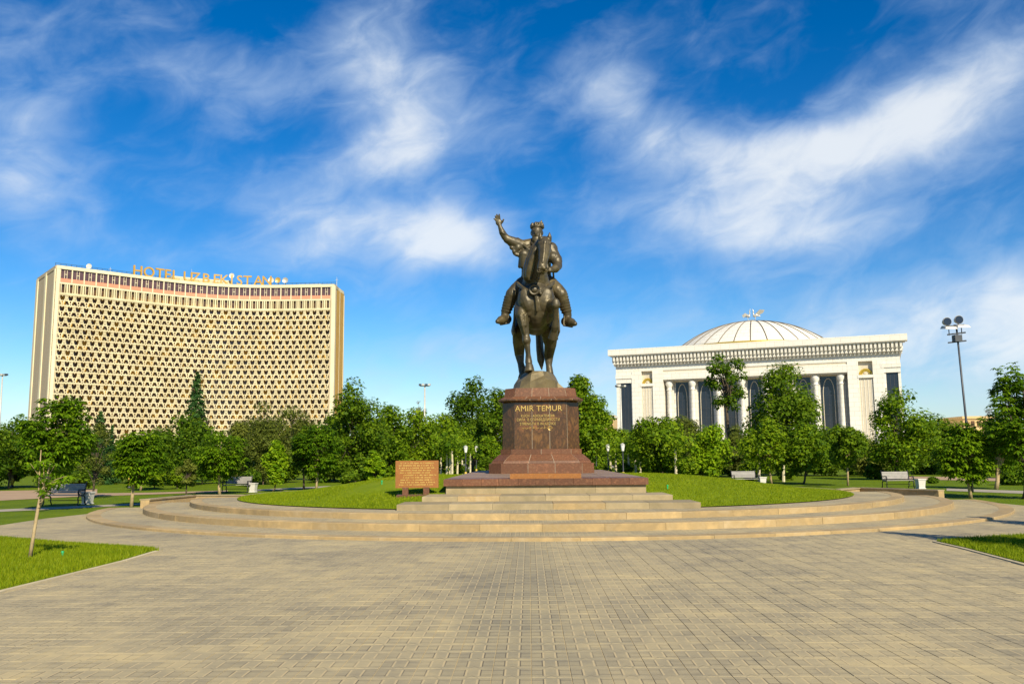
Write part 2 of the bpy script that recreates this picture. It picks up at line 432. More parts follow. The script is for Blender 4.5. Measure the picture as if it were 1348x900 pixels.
    hgt = N.m('SUBTRACT', N.m('ADD', N.m('MULTIPLY', mid, 0.5), N.m('MULTIPLY', fine, 0.5)), N.m('MAXIMUM', dark, light))
    N.l.new(hgt, bp.inputs['Height']); N.l.new(bp.outputs[0], p.inputs['Normal'])
    return m
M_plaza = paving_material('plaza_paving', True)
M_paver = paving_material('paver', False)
M_sand = mat('joint_sand', (0.50, 0.40, 0.22), (0.42, 0.33, 0.18), rough=0.95, scale=3.0)

rng = np.random.default_rng(7)
random.seed(7)

# ------------------------------------------------------------------ ground, plaza, paths
g_ = MB(); g_.add([(-3000, -400, -0.03), (3000, -400, -0.03), (3000, 4000, -0.03), (-3000, 4000, -0.03)], [(0, 1, 2, 3)])
struct(g_.build('ground', M_parkgrass))

MC = Vector((1.16, 36.0, 0.0))           # centre of the round stepped platform
def ml(x, y, z=0.0):                     # platform frame -> world
    c, s = math.cos(-AXIS), math.sin(-AXIS)
    return Vector((MC.x + c * x - s * y, MC.y + s * x + c * y, z))

def sheet(name, pts, z, m):
    b = MB(); b.add([(p[0], p[1], z) for p in pts], [tuple(range(len(pts)))])
    return struct(b.build(name, m))

pl = [Vector((-26, -8, 0)), Vector((26, -8, 0)), Vector((34, 14, 0))]
pl += [gp(*q) for q in [(1700, 690), (1348, 665), (1300, 660.5), (1244, 656.5)]]
for a in np.linspace(R(-6), R(186), 40): pl.append(ml(15.2 * math.cos(a), 15.2 * math.sin(a)))
pl += [gp(*q) for q in [(187, 668.5), (120, 675.5), (60, 682), (0, 691), (-60, 703), (-400, 716)]]
pl += [Vector((-34, 14, 0))]
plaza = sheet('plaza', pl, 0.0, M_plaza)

for nm, pts, z, m in [
    ('path', [(-300, 689), (0, 672.5), (100, 668), (186, 663.2), (186, 661.5), (100, 665), (0, 669.5), (-300, 684)], -0.018, M_path),
    ('path', [(-300, 668), (0, 658), (100, 653), (200, 650), (300, 646.5), (300, 644.8), (200, 647.6), (128, 648.5), (128, 643), (0, 645.5), (-300, 652)], -0.014, M_soil),
    ('path', [(1246, 645), (1348, 648.8), (1700, 664), (1700, 659), (1348, 645.2), (1246, 642)], -0.018, M_path),
    ('path', [(1150, 629.5), (1290, 632), (1700, 642), (1700, 636), (1290, 627.5), (1150, 626)], -0.014, M_soil),
    ('path', [(330, 646), (560, 634), (560, 632.5), (330, 644)], -0.018, M_path),
    ('path', [(640, 640), (790, 640), (760, 614), (690, 614)], -0.022, M_path)]:
    sheet(nm, [gp(*q) for q in pts], z, m)

b = MB(); b.add([(-700, 150, -0.02), (900, 150, -0.02), (900, 900, -0.02), (-700, 900, -0.02)], [(0, 1, 2, 3)])
struct(b.build('city_pavement', mat('pale_pavement', (0.34, 0.30, 0.24), (0.28, 0.25, 0.20), rough=0.9, scale=0.05)))
# tiles as real pieces on the part of the plaza where they can be told apart
LAWN_L = [gp(*q) for q in [(205, 725.5), (150, 721.5), (80, 717), (0, 709.5), (-250, 700)]] + [gp(-250, 850), gp(-60, 797), gp(0, 778.5), (gp(100, 754)), gp(160, 739)]
LAWN_R = [gp(*q) for q in [(1233, 713.5), (1270, 722), (1348, 742.5), (1420, 763), (1650, 840), (1650, 690), (1420, 703), (1348, 706), (1290, 709)]]
def inside(x, y, poly):
    r = False; n = len(poly); j = n - 1
    for i in range(n):
        xi, yi, xj, yj = poly[i][0], poly[i][1], poly[j][0], poly[j][1]
        if (yi > y) != (yj > y) and x < (xj - xi) * (y - yi) / (yj - yi) + xi: r = not r
        j = i
    return r
ca_, sa_ = math.cos(AXIS), math.sin(AXIS)
def tile_world(i, j):       # tile centre from grid indices (u, v)
    u, v = (i + 0.5) * TILE, (j + 0.5) * TILE
    return u * ca_ + v * sa_, -u * sa_ + v * ca_
cells = []
for j in range(int(5.2 / TILE), int(21.0 / TILE)):
    for i in range(-40, 44):
        x, y = tile_world(i, j)
        if abs(x) > 0.62 * y + 0.8: continue
        if (x - MC.x) ** 2 + (y - MC.y) ** 2 < 16.72 ** 2: continue
        if inside(x, y, LAWN_L) or inside(x, y, LAWN_R): continue
        cells.append((y, x, i, j))
vis = [c for c in cells if abs(c[1]) < 0.585 * c[0] + 0.2 and c[0] > 6.6]
vis.sort(key=lambda c: c[0] ** 2 + c[1] ** 2)
near = {(c[2], c[3]) for c in vis[:300]}
h_ = TILE / 2 - 0.0035
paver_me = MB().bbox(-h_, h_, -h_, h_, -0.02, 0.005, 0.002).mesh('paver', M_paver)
rest = MB()
for (y, x, i, j) in cells:
    dz_ = random.uniform(-0.0012, 0.0015); tx, ty = random.gauss(0, 0.0035), random.gauss(0, 0.0035)
    if (i, j) in near:
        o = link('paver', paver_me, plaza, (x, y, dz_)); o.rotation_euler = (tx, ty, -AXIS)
    else:
        vs = []
        for (px_, py_, pz_) in [(-h_, -h_, -.02), (h_, -h_, -.02), (h_, h_, -.02), (-h_, h_, -.02), (-h_, -h_, .003), (h_, -h_, .003), (h_, h_, .003), (-h_, h_, .003),
                                (-h_ + .004, -h_ + .004, .006), (h_ - .004, -h_ + .004, .006), (h_ - .004, h_ - .004, .006), (-h_ + .004, h_ - .004, .006)]:
            vs.append((x + px_ * ca_ + py_ * sa_, y - px_ * sa_ + py_ * ca_, pz_ + dz_ + px_ * ty + py_ * tx))
        rest.add(vs, [(8, 9, 10, 11)] + [(q, (q + 1) % 4, 4 + (q + 1) % 4, 4 + q) for q in range(4)] + [(4 + q, 4 + (q + 1) % 4, 8 + (q + 1) % 4, 8 + q) for q in range(4)])
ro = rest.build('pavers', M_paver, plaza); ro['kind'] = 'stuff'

# ------------------------------------------------------------------ lawns
H1, H2, H3, H4, H5 = 0.07, 0.235, 0.385, 0.54, 0.685
HB, HS = 0.93, 1.14
RS = [16.5, 14.8, 13.3]; RL = 11.7
def smooth01(t):
    t = max(0.0, min(1.0, t)); return t * t * (3 - 2 * t)
def mound_h(lx, ly):
    r = math.hypot(lx, ly)
    return H3 + 0.02 + (1.07 - H3) * smooth01((RL - r) / 7.0) + 0.03 * math.sin(lx * 0.9) * math.cos(ly * 0.7) * smooth01((RL - r) / 2)
def stair_half(ly):                      # half width of the stair and slab cutout
    if ly > 9.5: return 0.0
    if ly > -8.0: return 3.16
    if ly > -9.8: return 3.68
    if ly > -12: return 4.20
    return 4.20
mound = {}
for side in (-1, 1):
    b = MB(); na, nr = 96, 46
    grid = []
    for i in range(na + 1):
        # angle from the stair side round to the back
        t = i / na; a = R(-90 + 1.0) + (R(180) - R(1.0)) * t
        row = []
        for k in range(nr + 1):
            r = RL * (k / nr)
            lx, ly = r * math.cos(a), r * math.sin(a)
            row.append((lx, ly))
        grid.append(row)
    idx = {}
    def vid(lx, ly):
        key = (round(lx, 4), round(ly, 4))
        if key not in idx:
            w = ml(side * lx, ly, mound_h(lx, ly)); idx[key] = len(b.v); b.v.append(tuple(w))
        return idx[key]
    for i in range(na):
        for k in range(nr):
            q = [grid[i][k], grid[i][k + 1], grid[i + 1][k + 1], grid[i + 1][k]]
            cxm = sum(p[0] for p in q) / 4; cym = sum(p[1] for p in q) / 4
            if all(p[0] < stair_half(p[1]) - 0.02 for p in q): continue
            q2 = [(max(p[0], stair_half(cym) - 0.02), p[1]) if cym < 9.5 else p for p in q]
            f = []
            for p in q2:
                vv_ = vid(*p)
                if vv_ not in f: f.append(vv_)
            if len(f) >= 3: b.f.append(tuple(f) if side > 0 else tuple(reversed(f)))
    mound[side] = struct(b.build('lawn_mound', M_lawn, None, True))
for nm, poly in (('lawn', LAWN_L), ('lawn', LAWN_R)):
    b = MB(); b.prism([(p.x, p.y) for p in poly][::-1], -0.01, 0.035)
    struct(b.build(nm, M_lawn))

for poly in ([LAWN_L[6], LAWN_L[7], LAWN_L[8], LAWN_L[9], LAWN_L[0]], LAWN_R[:5]):
    for a, b_ in zip(poly[:-1], poly[1:]):
        d = (b_ - a).normalized(); nr = Vector((d.y, -d.x, 0)); n = max(1, int((b_ - a).length / .9))
        for k in range(n):
            p, q = a.lerp(b_, k / n) + d * .004, a.lerp(b_, (k + 1) / n) - d * .004
            pg = [p, q, q + nr * .09, p + nr * .09]
            if nr.y > 0: pg = pg
            MB().prism([(v.x, v.y) for v in pg][::-1], -.01, .026).build('kerb_stone', M_palekerb, plaza)
def blades(name, pts, hmin, hmax, wid):
    n = len(pts); P = np.array(pts, np.float32)
    a = rng.uniform(0, 2 * math.pi, n); h = rng.uniform(hmin, hmax, n); w = wid * rng.uniform(0.7, 1.3, n)
    lean = rng.uniform(0.1, 0.7, n) * h; la = rng.uniform(0, 2 * math.pi, n)
    V = np.zeros((n, 3, 3), np.float32)
    V[:, 0] = P + np.stack([np.cos(a) * w, np.sin(a) * w, np.full(n, -0.01)], 1)
    V[:, 1] = P - np.stack([np.cos(a) * w, np.sin(a) * w, np.full(n, 0.01)], 1)
    V[:, 2] = P + np.stack([np.cos(la) * lean, np.sin(la) * lean, h], 1)
    me = np_mesh(name, V.reshape(-1, 3), np.arange(n * 3).reshape(n, 3), M_blade)
    o = link(name, me); o['kind'] = 'stuff'; return o
def scatter(poly, n, zf, xr, yr, keep=None):
    out = []
    while len(out) < n:
        x, y = random.uniform(*xr), random.uniform(*yr)
        if inside(x, y, poly) and (keep is None or keep(x, y)): out.append((x, y, zf(x, y)))
    return out
pts = scatter(LAWN_L, 62000, lambda x, y: 0.035, (-14.5, -5), (9, 24), lambda x, y: x > -0.62 * y - 1.0)
# longer tufts along the far edge of the corner lawn
edge = LAWN_L[:4]
for k in range(len(edge) - 1):
    for _ in range(1300):
        t = random.random(); p = edge[k].lerp(edge[k + 1], t)
        pts.append((p.x + random.gauss(0, .05), p.y - abs(random.gauss(0, .10)), 0.035))
o = blades('grass', pts, 0.03, 0.09, 0.008)
o['label'] = 'short bright grass on the corner lawn around the leaning sapling'; o['category'] = 'grass'
pts = scatter(LAWN_R, 30000, lambda x, y: 0.035, (7, 16), (10, 22), lambda x, y: x < 0.62 * y + 1.0)
o = blades('grass', pts, 0.03, 0.08, 0.008)
o['label'] = 'short bright grass on the pointed lawn with a tree shadow'; o['category'] = 'grass'
pts = []
while len(pts) < 90000:
    lx, ly = random.uniform(-RL, RL), random.uniform(-RL, 2.5)
    if math.hypot(lx, ly) > RL - 0.03 or abs(lx) < stair_half(ly) + 0.02: continue
    w = ml(lx, ly, mound_h(lx, ly)); pts.append(tuple(w))
o = blades('grass', pts, 0.02, 0.055, 0.011)
o['label'] = 'mown grass covering the mound on both sides of the steps'; o['category'] = 'grass'

# ------------------------------------------------------------------ round steps, straight steps
steps = struct(link('steps', None)); steps.location = MC; steps.rotation_euler = (0, 0, -AXIS)
A0, A1 = R(180 + 9), R(360 - 5)
def arc_block(r0, r1, a0, a1, z0, z1, n=4, bev=0.012):
    b = MB(); prof = [(r1, z0), (r1, z1 - bev), (r1 - bev, z1), (r0, z1), (r0, z0)]
    m = len(prof)
    for i in range(n + 1):
        a = a0 + (a1 - a0) * i / n
        for r, z in prof: b.v.append((r * math.cos(a), r * math.sin(a), z))
    for i in range(n):
        for k in range(m):
            k2 = (k + 1) % m
            b.f.append((i * m + k, (i + 1) * m + k, (i + 1) * m + k2, i * m + k2))
    b.f.append(tuple(range(m))); b.f.append(tuple(n * m + k for k in range(m - 1, -1, -1)))
    return b
zb = [-0.02, H1 - 0.02, H2 - 0.02]; zt = [H1, H2, H3]
for k in range(3):
    L = 1.45; n = int(RS[k] * (A1 - A0) / L)
    for i in range(n):
        a0 = A0 + (A1 - A0) * i / n + 0.003 / RS[k]; a1 = A0 + (A1 - A0) * (i + 1) / n - 0.003 / RS[k]
        arc_block(RS[k] - (0.42 if k == 0 else 0.40), RS[k] + random.uniform(-0.004, 0.004), a0, a1, zb[k], zt[k] + random.uniform(-0.002, 0.002)).build('kerb_stone', M_tanstone, steps)
    # tread between this kerb and the next ring
    ro_, ri_ = RS[k] - 0.395, (RS[k + 1] - 0.3 if k < 2 else RL - 1.2)
    b = MB(); nn_ = 80
    for i in range(nn_ + 1):
        a = A0 + (A1 - A0) * i / nn_
        b.v += [(ri_ * math.cos(a), ri_ * math.sin(a), zt[k] - 0.006), (ro_ * math.cos(a), ro_ * math.sin(a), zt[k] - 0.006)]
    b.f = [(2 * i, 2 * i + 1, 2 * i + 3, 2 * i + 2) for i in range(nn_)]
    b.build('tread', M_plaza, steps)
def row_blocks(parent, name, x0, x1, y0, y1, z0, z1, n, m, jitter=0.25, bev=0.01, gap=0.003):
    xs = [x0 + (x1 - x0) * i / n for i in range(n + 1)]
    for i in range(1, n): xs[i] += random.uniform(-jitter, jitter) * (x1 - x0) / n
    for i in range(n):
        b = MB(); b.bbox(xs[i] + gap, xs[i + 1] - gap, y0, y1, z0, z1, bev)
        b.build(name, M_tanstone if (m is M_greystone and name == 'step_stone' and random.random() < .3) else m, parent)
row_blocks(steps, 'step_stone', -4.18, 4.18, -11.3, -9.7, H3 - 0.03, H4, 6, M_greystone)
row_blocks(steps, 'step_stone', -3.66, 3.66, -9.8, -7.9, H4 - 0.03, H5, 6, M_greystone)

# low stone walls closing the platform at both ends
def low_wall(label, pts, h, m):
    t = thing('low_wall', label, 'wall')
    acc = []
    for i in range(len(pts) - 1):
        a, b_ = Vector(pts[i]), Vector(pts[i + 1]); n = max(1, round((b_ - a).length / 1.1))
        for k in range(n):
            p = a.lerp(b_, k / n); q = a.lerp(b_, (k + 1) / n); d = (q - p).normalized(); nr = Vector((-d.y, d.x, 0))
            p2 = p + d * 0.004; q2 = q - d * 0.004
            for (hw, z0, z1, nm, mm) in ((0.17, -0.02, h - 0.05, 'wall_stone', M_tanstone), (0.21, h - 0.046, h, 'coping_stone', M_greystone)):
                poly = [p2 - nr * hw, q2 - nr * hw, q2 + nr * hw, p2 + nr * hw]
                MB().prism([(v_.x, v_.y) for v_ in poly], z0, z1).build(nm, mm, t)
    return t
lw = [Vector((gp(190, 671).x, gp(190, 671).y, 0)), gp(255, 663.8)]
lw.append(ml(-11.95, 0.2)); lw += [ml(-11.95 * math.cos(a), 11.95 * math.sin(a)) for a in np.linspace(R(8), R(60), 6)]
low_wall('low tan stone wall ending at the round steps by the bench with the leaning sapling', [Vector((p.x, p.y, 0)) for p in lw], 0.40, M_tanstone)
rw = [gp(1240, 658), gp(1130, 653.5), ml(12.0, 0.9)] + [ml(11.95 * math.cos(a), 11.95 * math.sin(a)) for a in np.linspace(R(10), R(60), 6)]
low_wall('low tan stone wall at the round steps below the tall floodlight mast', [Vector((p.x, p.y, 0)) for p in rw], 0.40, M_tanstone)

# ------------------------------------------------------------------ pedestal
PY = 1.0                                    # front of the pedestal in the platform frame (world y about 37)
ped = thing('pedestal', 'stepped red-brown granite pedestal with gold lettering under the bronze rider', 'pedestal', MC, -AXIS)
PYW = 37.0
def pz(py, Y=PYW): return vp(709, py, Y).z
core = MB(); core.box(-2.6, 2.6, -7.2, 9.3, 0.2, HB - 0.03); core.build('foundation', M_joint, ped)
# base course and red slab around the edge
for i in range(4): pass
row_blocks(ped, 'base_stone', -3.13, 3.13, -7.95, -7.3, H5 - 0.03, HB, 4, M_greystone, 0.1)
row_blocks(ped, 'slab_stone', -3.2, 3.2, -8.05, -6.6, HB + 0.001, HS, 11, M_granite, 0.05)
for sx in (-1, 1):
    for k in range(9):
        y0 = -7.3 + k * 1.84 + 0.004
        b = MB(); x0, x1 = (2.5, 3.13) if sx > 0 else (-3.13, -2.5)
        b.box(x0, x1, y0, y0 + 1.832, 0.2, HB); b.build('base_stone', M_greystone, ped)
        x0, x1 = (2.0, 3.2) if sx > 0 else (-3.2, -2.0)
        b = MB(); b.bbox(x0, x1, y0 + 0.71, y0 + 1.832 + 0.708, HB + 0.001, HS, 0.01); b.build('slab_stone', M_slabtop, ped)
for j in range(8):
    for i in range(3):
        x0 = -1.996 + i * 1.333; y0 = -6.594 + j * 1.95
        MB().bbox(x0, x0 + 1.327, y0, y0 + 1.944, HB, HS - 0.002, 0.008).build('slab_stone', M_slabtop, ped)
M_plaque = mat('orange_granite', (0.36, 0.15, 0.035), (0.26, 0.10, 0.022), rough=0.3, scale=11.0, detail=8.0, c3=(0.31, 0.14, 0.04))
MB().bbox(-1.12, 1.12, -7.90, -7.0, HS, HS + 0.15, 0.015).build('wreath_block', M_plaque, ped)

def octo(hw, y0, y1, ch):
    return [(-hw + ch, y0), (hw - ch, y0), (hw, y0 + ch), (hw, y1 - ch), (hw - ch, y1), (-hw + ch, y1), (-hw, y1 - ch), (-hw, y0 + ch)]
def tier(name, m, bot, top, z0, z1, splits, thick=0.35, gap=0.009, proud=0.0):
    n = len(bot)
    def inset(P, d):
        c0 = Vector((sum(p[0] for p in P) / n, sum(p[1] for p in P) / n)); hx = max(abs(p[0] - c0.x) for p in P); hy = max(abs(p[1] - c0.y) for p in P)
        return [(c0.x + (p[0] - c0.x) * (hx - d) / hx, c0.y + (p[1] - c0.y) * (hy - d) / hy) for p in P]
    ib, it = inset(bot, .012), inset(top, .012)
    MB().add([(p[0], p[1], z0 + .001) for p in ib] + [(p[0], p[1], z1 - .006) for p in it], [tuple(range(n - 1, -1, -1)), tuple(range(n, 2 * n))] + [(i, (i + 1) % n, n + (i + 1) % n, n + i) for i in range(n)]).build('mortar', M_joint, ped)
    cxm = sum(p[0] for p in bot) / n; cym = sum(p[1] for p in bot) / n
    def inner(p, t):
        d = Vector((cxm - p[0], cym - p[1])); d.normalize(); return (p[0] + d.x * t * 1.3, p[1] + d.y * t * 1.3)
    for i in range(n):
        b0, b1 = Vector(bot[i]), Vector(bot[(i + 1) % n]); t0, t1 = Vector(top[i]), Vector(top[(i + 1) % n])
        ib0, ib1 = Vector(inner(bot[i], thick)), Vector(inner(bot[(i + 1) % n], thick))
        it0, it1 = Vector(inner(top[i], thick)), Vector(inner(top[(i + 1) % n], thick))
        k = splits[i % len(splits)]
        for j in range(k):
            f0, f1 = j / k, (j + 1) / k
            L = (b1 - b0).length; g0 = gap / L
            f0 += g0; f1 -= g0
            q = [b0.lerp(b1, f0), b0.lerp(b1, f1), ib0.lerp(ib1, f1), ib0.lerp(ib1, f0)]
            w = [t0.lerp(t1, f0), t0.lerp(t1, f1), it0.lerp(it1, f1), it0.lerp(it1, f0)]
            MB().add([(p.x, p.y, z0) for p in q] + [(p.x, p.y, z1 - gap * 0.6) for p in w],
                     [(3, 2, 1, 0), (4, 5, 6, 7), (0, 1, 5, 4), (1, 2, 6, 5), (2, 3, 7, 6), (3, 0, 4, 7)]).build(name, m, ped)
PD = 6.6
o1 = octo(2.20, PY - 0.15, PY + PD + 0.15, 0.52); o2 = octo(2.20, PY - 0.15, PY + PD + 0.15, 0.52)
o3 = octo(1.98, PY + 0.07, PY + PD - 0.07, 0.52); o4 = octo(1.80, PY + 0.25, PY + PD - 0.25, 0.52)
z_a = HS; z_b = pz(609.5); z_c = pz(606); z_d = pz(597.5); z_e = pz(590.5)
z_f = pz(528.5); z_g = pz(520.5); z_h = pz(509)
tier('plinth_stone', M_granite, o1, o2, z_a, z_b, [3, 1, 4, 1])
tier('plinth_stone', M_granite, octo(2.10, PY - .05, PY + PD + .05, .52), octo(2.06, PY - .01, PY + PD + .01, .52), z_b, z_c, [3, 1, 4, 1])
tier('plinth_stone', M_granite, octo(2.06, PY - .01, PY + PD + .01, .52), octo(1.78, PY + .27, PY + PD - .27, .50), z_c, z_d, [3, 1, 4, 1])
tier('plinth_stone', M_granite, octo(1.72, PY + .33, PY + PD - .33, .46), octo(1.72, PY + .33, PY + PD - .33, .46), z_d, z_e, [2, 1, 3, 1])
DF = PY + 0.40
tier('die_panel', M_granite_die, octo(1.64, DF, PY + PD - .40, .52), octo(1.62, DF + .01, PY + PD - .41, .52), z_e, z_f, [3, 1, 4, 1])
dz3 = (z_g - z_f)
tier('cornice_stone', M_granite_die, octo(1.64, DF - .02, PY + PD - .38, .46), octo(1.78, DF - .16, PY + PD - .24, .46), z_f, z_f + dz3 * .28, [3, 1, 4, 1])
tier('cornice_stone', M_granite_die, octo(1.81, DF - .19, PY + PD - .21, .46), octo(1.81, DF - .19, PY + PD - .21, .46), z_f + dz3 * .28, z_f + dz3 * .55, [3, 1, 4, 1])
tier('cornice_stone', M_granite, octo(1.76, DF - .14, PY + PD - .26, .46), octo(1.58, DF + .04, PY + PD - .44, .46), z_f + dz3 * .55, z_g, [4, 1, 4, 1])
tier('cap_stone', M_granite, octo(1.56, DF + .06, PY + PD - .46, .46), octo(1.50, DF + .10, PY + PD - .5, .46), z_g, z_h, [3, 1, 4, 1])
MB().prism(octo(1.45, PY + .62, PY + PD - .62, .4), 1.0, z_h - 0.01).build('core', M_joint, ped)
# lettering on the die front
def put_text(body, size, px_c, py_c, parent, y, m, spacing=1.0, width=None, Y=None, name='inscription'):
    me = text_mesh(body, size, 0.012, name, spacing)
    me.materials.clear(); me.materials.append(m)
    xs = [v.co.x for v in me.vertices]; w0 = max(xs) - min(xs); mid_ = (max(xs) + min(xs)) / 2
    ys = [v.co.y for v in me.vertices]; my = (max(ys) + min(ys)) / 2
    k = (width / w0) if width else 1.0
    for v in me.vertices:
        x_, y_, z_ = v.co; v.co = ((x_ - mid_) * k, -z_, (y_ - my))
    p = vp(px_c, py_c, Y)
    c, s = math.cos(AXIS), math.sin(AXIS); lx = c * (p.x - MC.x) - s * (p.y - MC.y)
    o = link(name, me, parent, (lx, y, p.z)); o['kind'] = 'stuff'
    return o
def split_letters(o):
    me = o.data; iv = []
    for p in me.polygons:
        xs = [me.vertices[i].co.x for i in p.vertices]; iv.append((min(xs), max(xs), p.index))
    iv.sort(); groups = []; hi = None
    for a, b__, i in iv:
        if hi is None or a > hi + .004: groups.append([]); hi = b__
        groups[-1].append(i); hi = max(hi, b__)
    for g in groups:
        b = MB(); mp = {}
        for i in g:
            f = []
            for v in me.polygons[i].vertices:
                if v not in mp: mp[v] = len(b.v); b.v.append(tuple(me.vertices[v].co))
                f.append(mp[v])
            b.f.append(tuple(f))
        b.build('letter', M_gold, o.parent, False, o.location)
    bpy.data.objects.remove(o)
DY = DF + MC.y
for me_ in [put_text('AMIR TEMUR', 0.33, 709, 537.3, ped, DF - 0.008, M_gold, 1.05, 62 * DY / FPX, DY)]: split_letters(me_)
put_text('KUCH - ADOLATDADIR', 0.155, 708, 547, ped, DF - 0.008, M_gold, 1.1, 44 * DY / FPX, DY)
put_text('СИЛА  В СПРАВЕДЛИВОСТИ', 0.155, 708.5, 552.3, ped, DF - 0.008, M_gold, 1.1, 56 * DY / FPX, DY)
put_text('STRENGTH IS IN JUSTICE', 0.155, 708, 558, ped, DF - 0.008, M_gold, 1.1, 47 * DY / FPX, DY)
b = MB(); rr = random.Random(3)                 # flowing script of the last line
x = -0.62
while x < 0.62:
    L = rr.uniform(0.07, 0.16); zz = 0.0
    b.tube([(x, 0, 0.03 * rr.random()), (x + L * .3, 0, -0.025), (x + L * .7, 0, -0.02 + 0.05 * rr.random()), (x + L, 0, 0.02)], 0.010, 5)
    if rr.random() < .5: b.tube([(x + L * .5, 0, 0.0), (x + L * .5, 0, 0.085)], 0.010, 5)
    x += L + 0.03
b.tube([(0.55 + 0.09 * math.cos(a), 0, 0.0 + 0.08 * math.sin(a)) for a in np.linspace(0.4, 5.2, 9)], 0.011, 5)
p = vp(708, 563.3, DY); o = b.build('inscription', M_gold, ped, False, (p.x - MC.x - 0.06, DF - 0.008, p.z)); o['kind'] = 'stuff'

# ------------------------------------------------------------------ equestrian statue
SYW = 40.2
STL = Vector((vp(706.5, 489, SYW).x, SYW, vp(706.5, 489, 38.8).z))
statue = thing('equestrian_statue', 'bronze statue of a crowned rider raising one hand on a walking horse', 'statue', STL)
def S(px, py, dy):
    p = vp(px, py, SYW + dy); return Vector((p.x - STL.x, dy, p.z - STL.z))
class SB(MB):
    def chain(s, nodes, n=12):
        """nodes: (Vector, radius)"""
        s.tube([p for p, r in nodes], [r for p, r in nodes], n)
        for p, r in nodes: s.ell(p, (r, r, r), None, n, 8)
        return s
    def pc(s, nodes, n=12):
        return s.chain([(S(a, b_, c), r) for a, b_, c, r in nodes], n)
def sculpt(sb, name, m, parent, vox, smooth=4, disp=0.0):
    me0 = sb.mesh(name + '_raw')
    ob = bpy.data.objects.new(name, me0); C.objects.link(ob)
    md = ob.modifiers.new('r', 'REMESH'); md.mode = 'VOXEL'; md.voxel_size = vox; md.adaptivity = 0.0
    ms = ob.modifiers.new('s', 'SMOOTH'); ms.iterations = smooth; ms.factor = 0.5
    dg = bpy.context.evaluated_depsgraph_get()
    me = bpy.data.meshes.new_from_object(ob.evaluated_get(dg))
    bpy.data.objects.remove(ob); bpy.data.meshes.remove(me0)
    me.name = name; me.materials.clear(); me.materials.append(m)
    me.polygons.foreach_set('use_smooth', [True] * len(me.polygons))
    return link(name, me, parent)
V3 = Vector
# --- horse
h = SB()
h.ell((-0.02, -0.95, 3.02), (0.80, 1.05, 1.12)); h.ell((0, 0.5, 3.05), (0.80, 1.7, 0.98)); h.ell((0, 1.9, 3.2), (0.80, 1.0, 0.98))
h.ell((0, 1.0, 2.75), (0.78, 1.3, 0.80))
for sx in (-1, 1):                                   # chest muscles
    h.ell((sx * 0.40 - 0.03, -1.55, 3.05), (0.40, 0.5, 0.62), Matrix.Rotation(sx * R(18), 3, 'Y'))
    h.ell((sx * 0.54 - 0.03, -1.15, 2.75), (0.31, 0.6, 0.58))
h.ell((-0.03, -1.42, 2.5), (0.32, 0.4, 0.36))
for sx in (-1, 1):                                   # shoulder blades, neck cords, ribs
    h.ell((sx * .64 - .02, -.8, 3.35), (.2, .5, .62)); h.ell((sx * .36 - .03, -1.88, 3.22), (.33, .13, .46), Matrix.Rotation(sx * R(28), 3, 'Y'))
    h.ell((sx * .26 - .03, -1.74, 2.70), (.20, .12, .30), Matrix.Rotation(sx * R(-20), 3, 'Y'))
# standing foreleg (viewer's left)
h.pc([(689, 404, -1.25, .42), (687.5, 413, -1.5, .33), (689.5, 427, -1.6, .235), (692, 440, -1.58, .165), (693.2, 448, -1.62, .195), (694, 454, -1.58, .135), (695.2, 466, -1.52, .115), (696, 476.5, -1.52, .165), (696.6, 480.5, -1.58, .14)])
h.tube([S(696.6, 480, -1.58), S(696.8, 484, -1.62), S(697, 489.5, -1.66)], [.17, .20, .235], 12)
h.ell(S(687, 412, -1.65), (.24, .22, .36)); h.ell(S(692.6, 447.5, -1.7), (.15, .13, .17))
# raised foreleg (viewer's right)
h.pc([(721, 404, -1.35, .42), (726.5, 402, -1.9, .27), (731, 399.5, -2.6, .19), (731.6, 401, -2.7, .20), (731.4, 408, -2.6, .13), (731, 420, -2.4, .115), (730.5, 429, -2.25, .165), (729.8, 434, -2.15, .145)])
h.ell(S(731.4, 398.5, -2.76), (.17, .13, .2))
h.tube([S(729.8, 434, -2.1), S(728.8, 440, -1.98), S(728, 446, -1.86)], [.16, .20, .235], 12)
# hind legs
h.chain([(V3((-.42, 2.1, 2.95)), .60), (V3((-.70, 1.6, 2.25)), .46), (V3((-.78, 1.95, 1.75)), .31), (V3((-.76, 2.35, 1.22)), .24), (V3((-.70, 2.2, .75)), .16), (V3((-.62, 2.05, .36)), .19), (V3((-.60, 1.95, .2)), .18)])
h.tube([V3((-.6, 1.95, .24)), V3((-.58, 1.85, .02))], [.19, .28], 12)
h.chain([(V3((.42, 2.1, 2.95)), .60), (V3((.70, 1.75, 2.2)), .44), (V3((.74, 2.3, 1.65)), .30), (V3((.68, 2.9, 1.16)), .235), (V3((.68, 2.85, .72)), .155), (V3((.72, 2.8, .32)), .18), (V3((.74, 2.72, .18)), .17)])
h.tube([V3((.74, 2.72, .22)), V3((.76, 2.62, .0))], [.18, .28], 12)
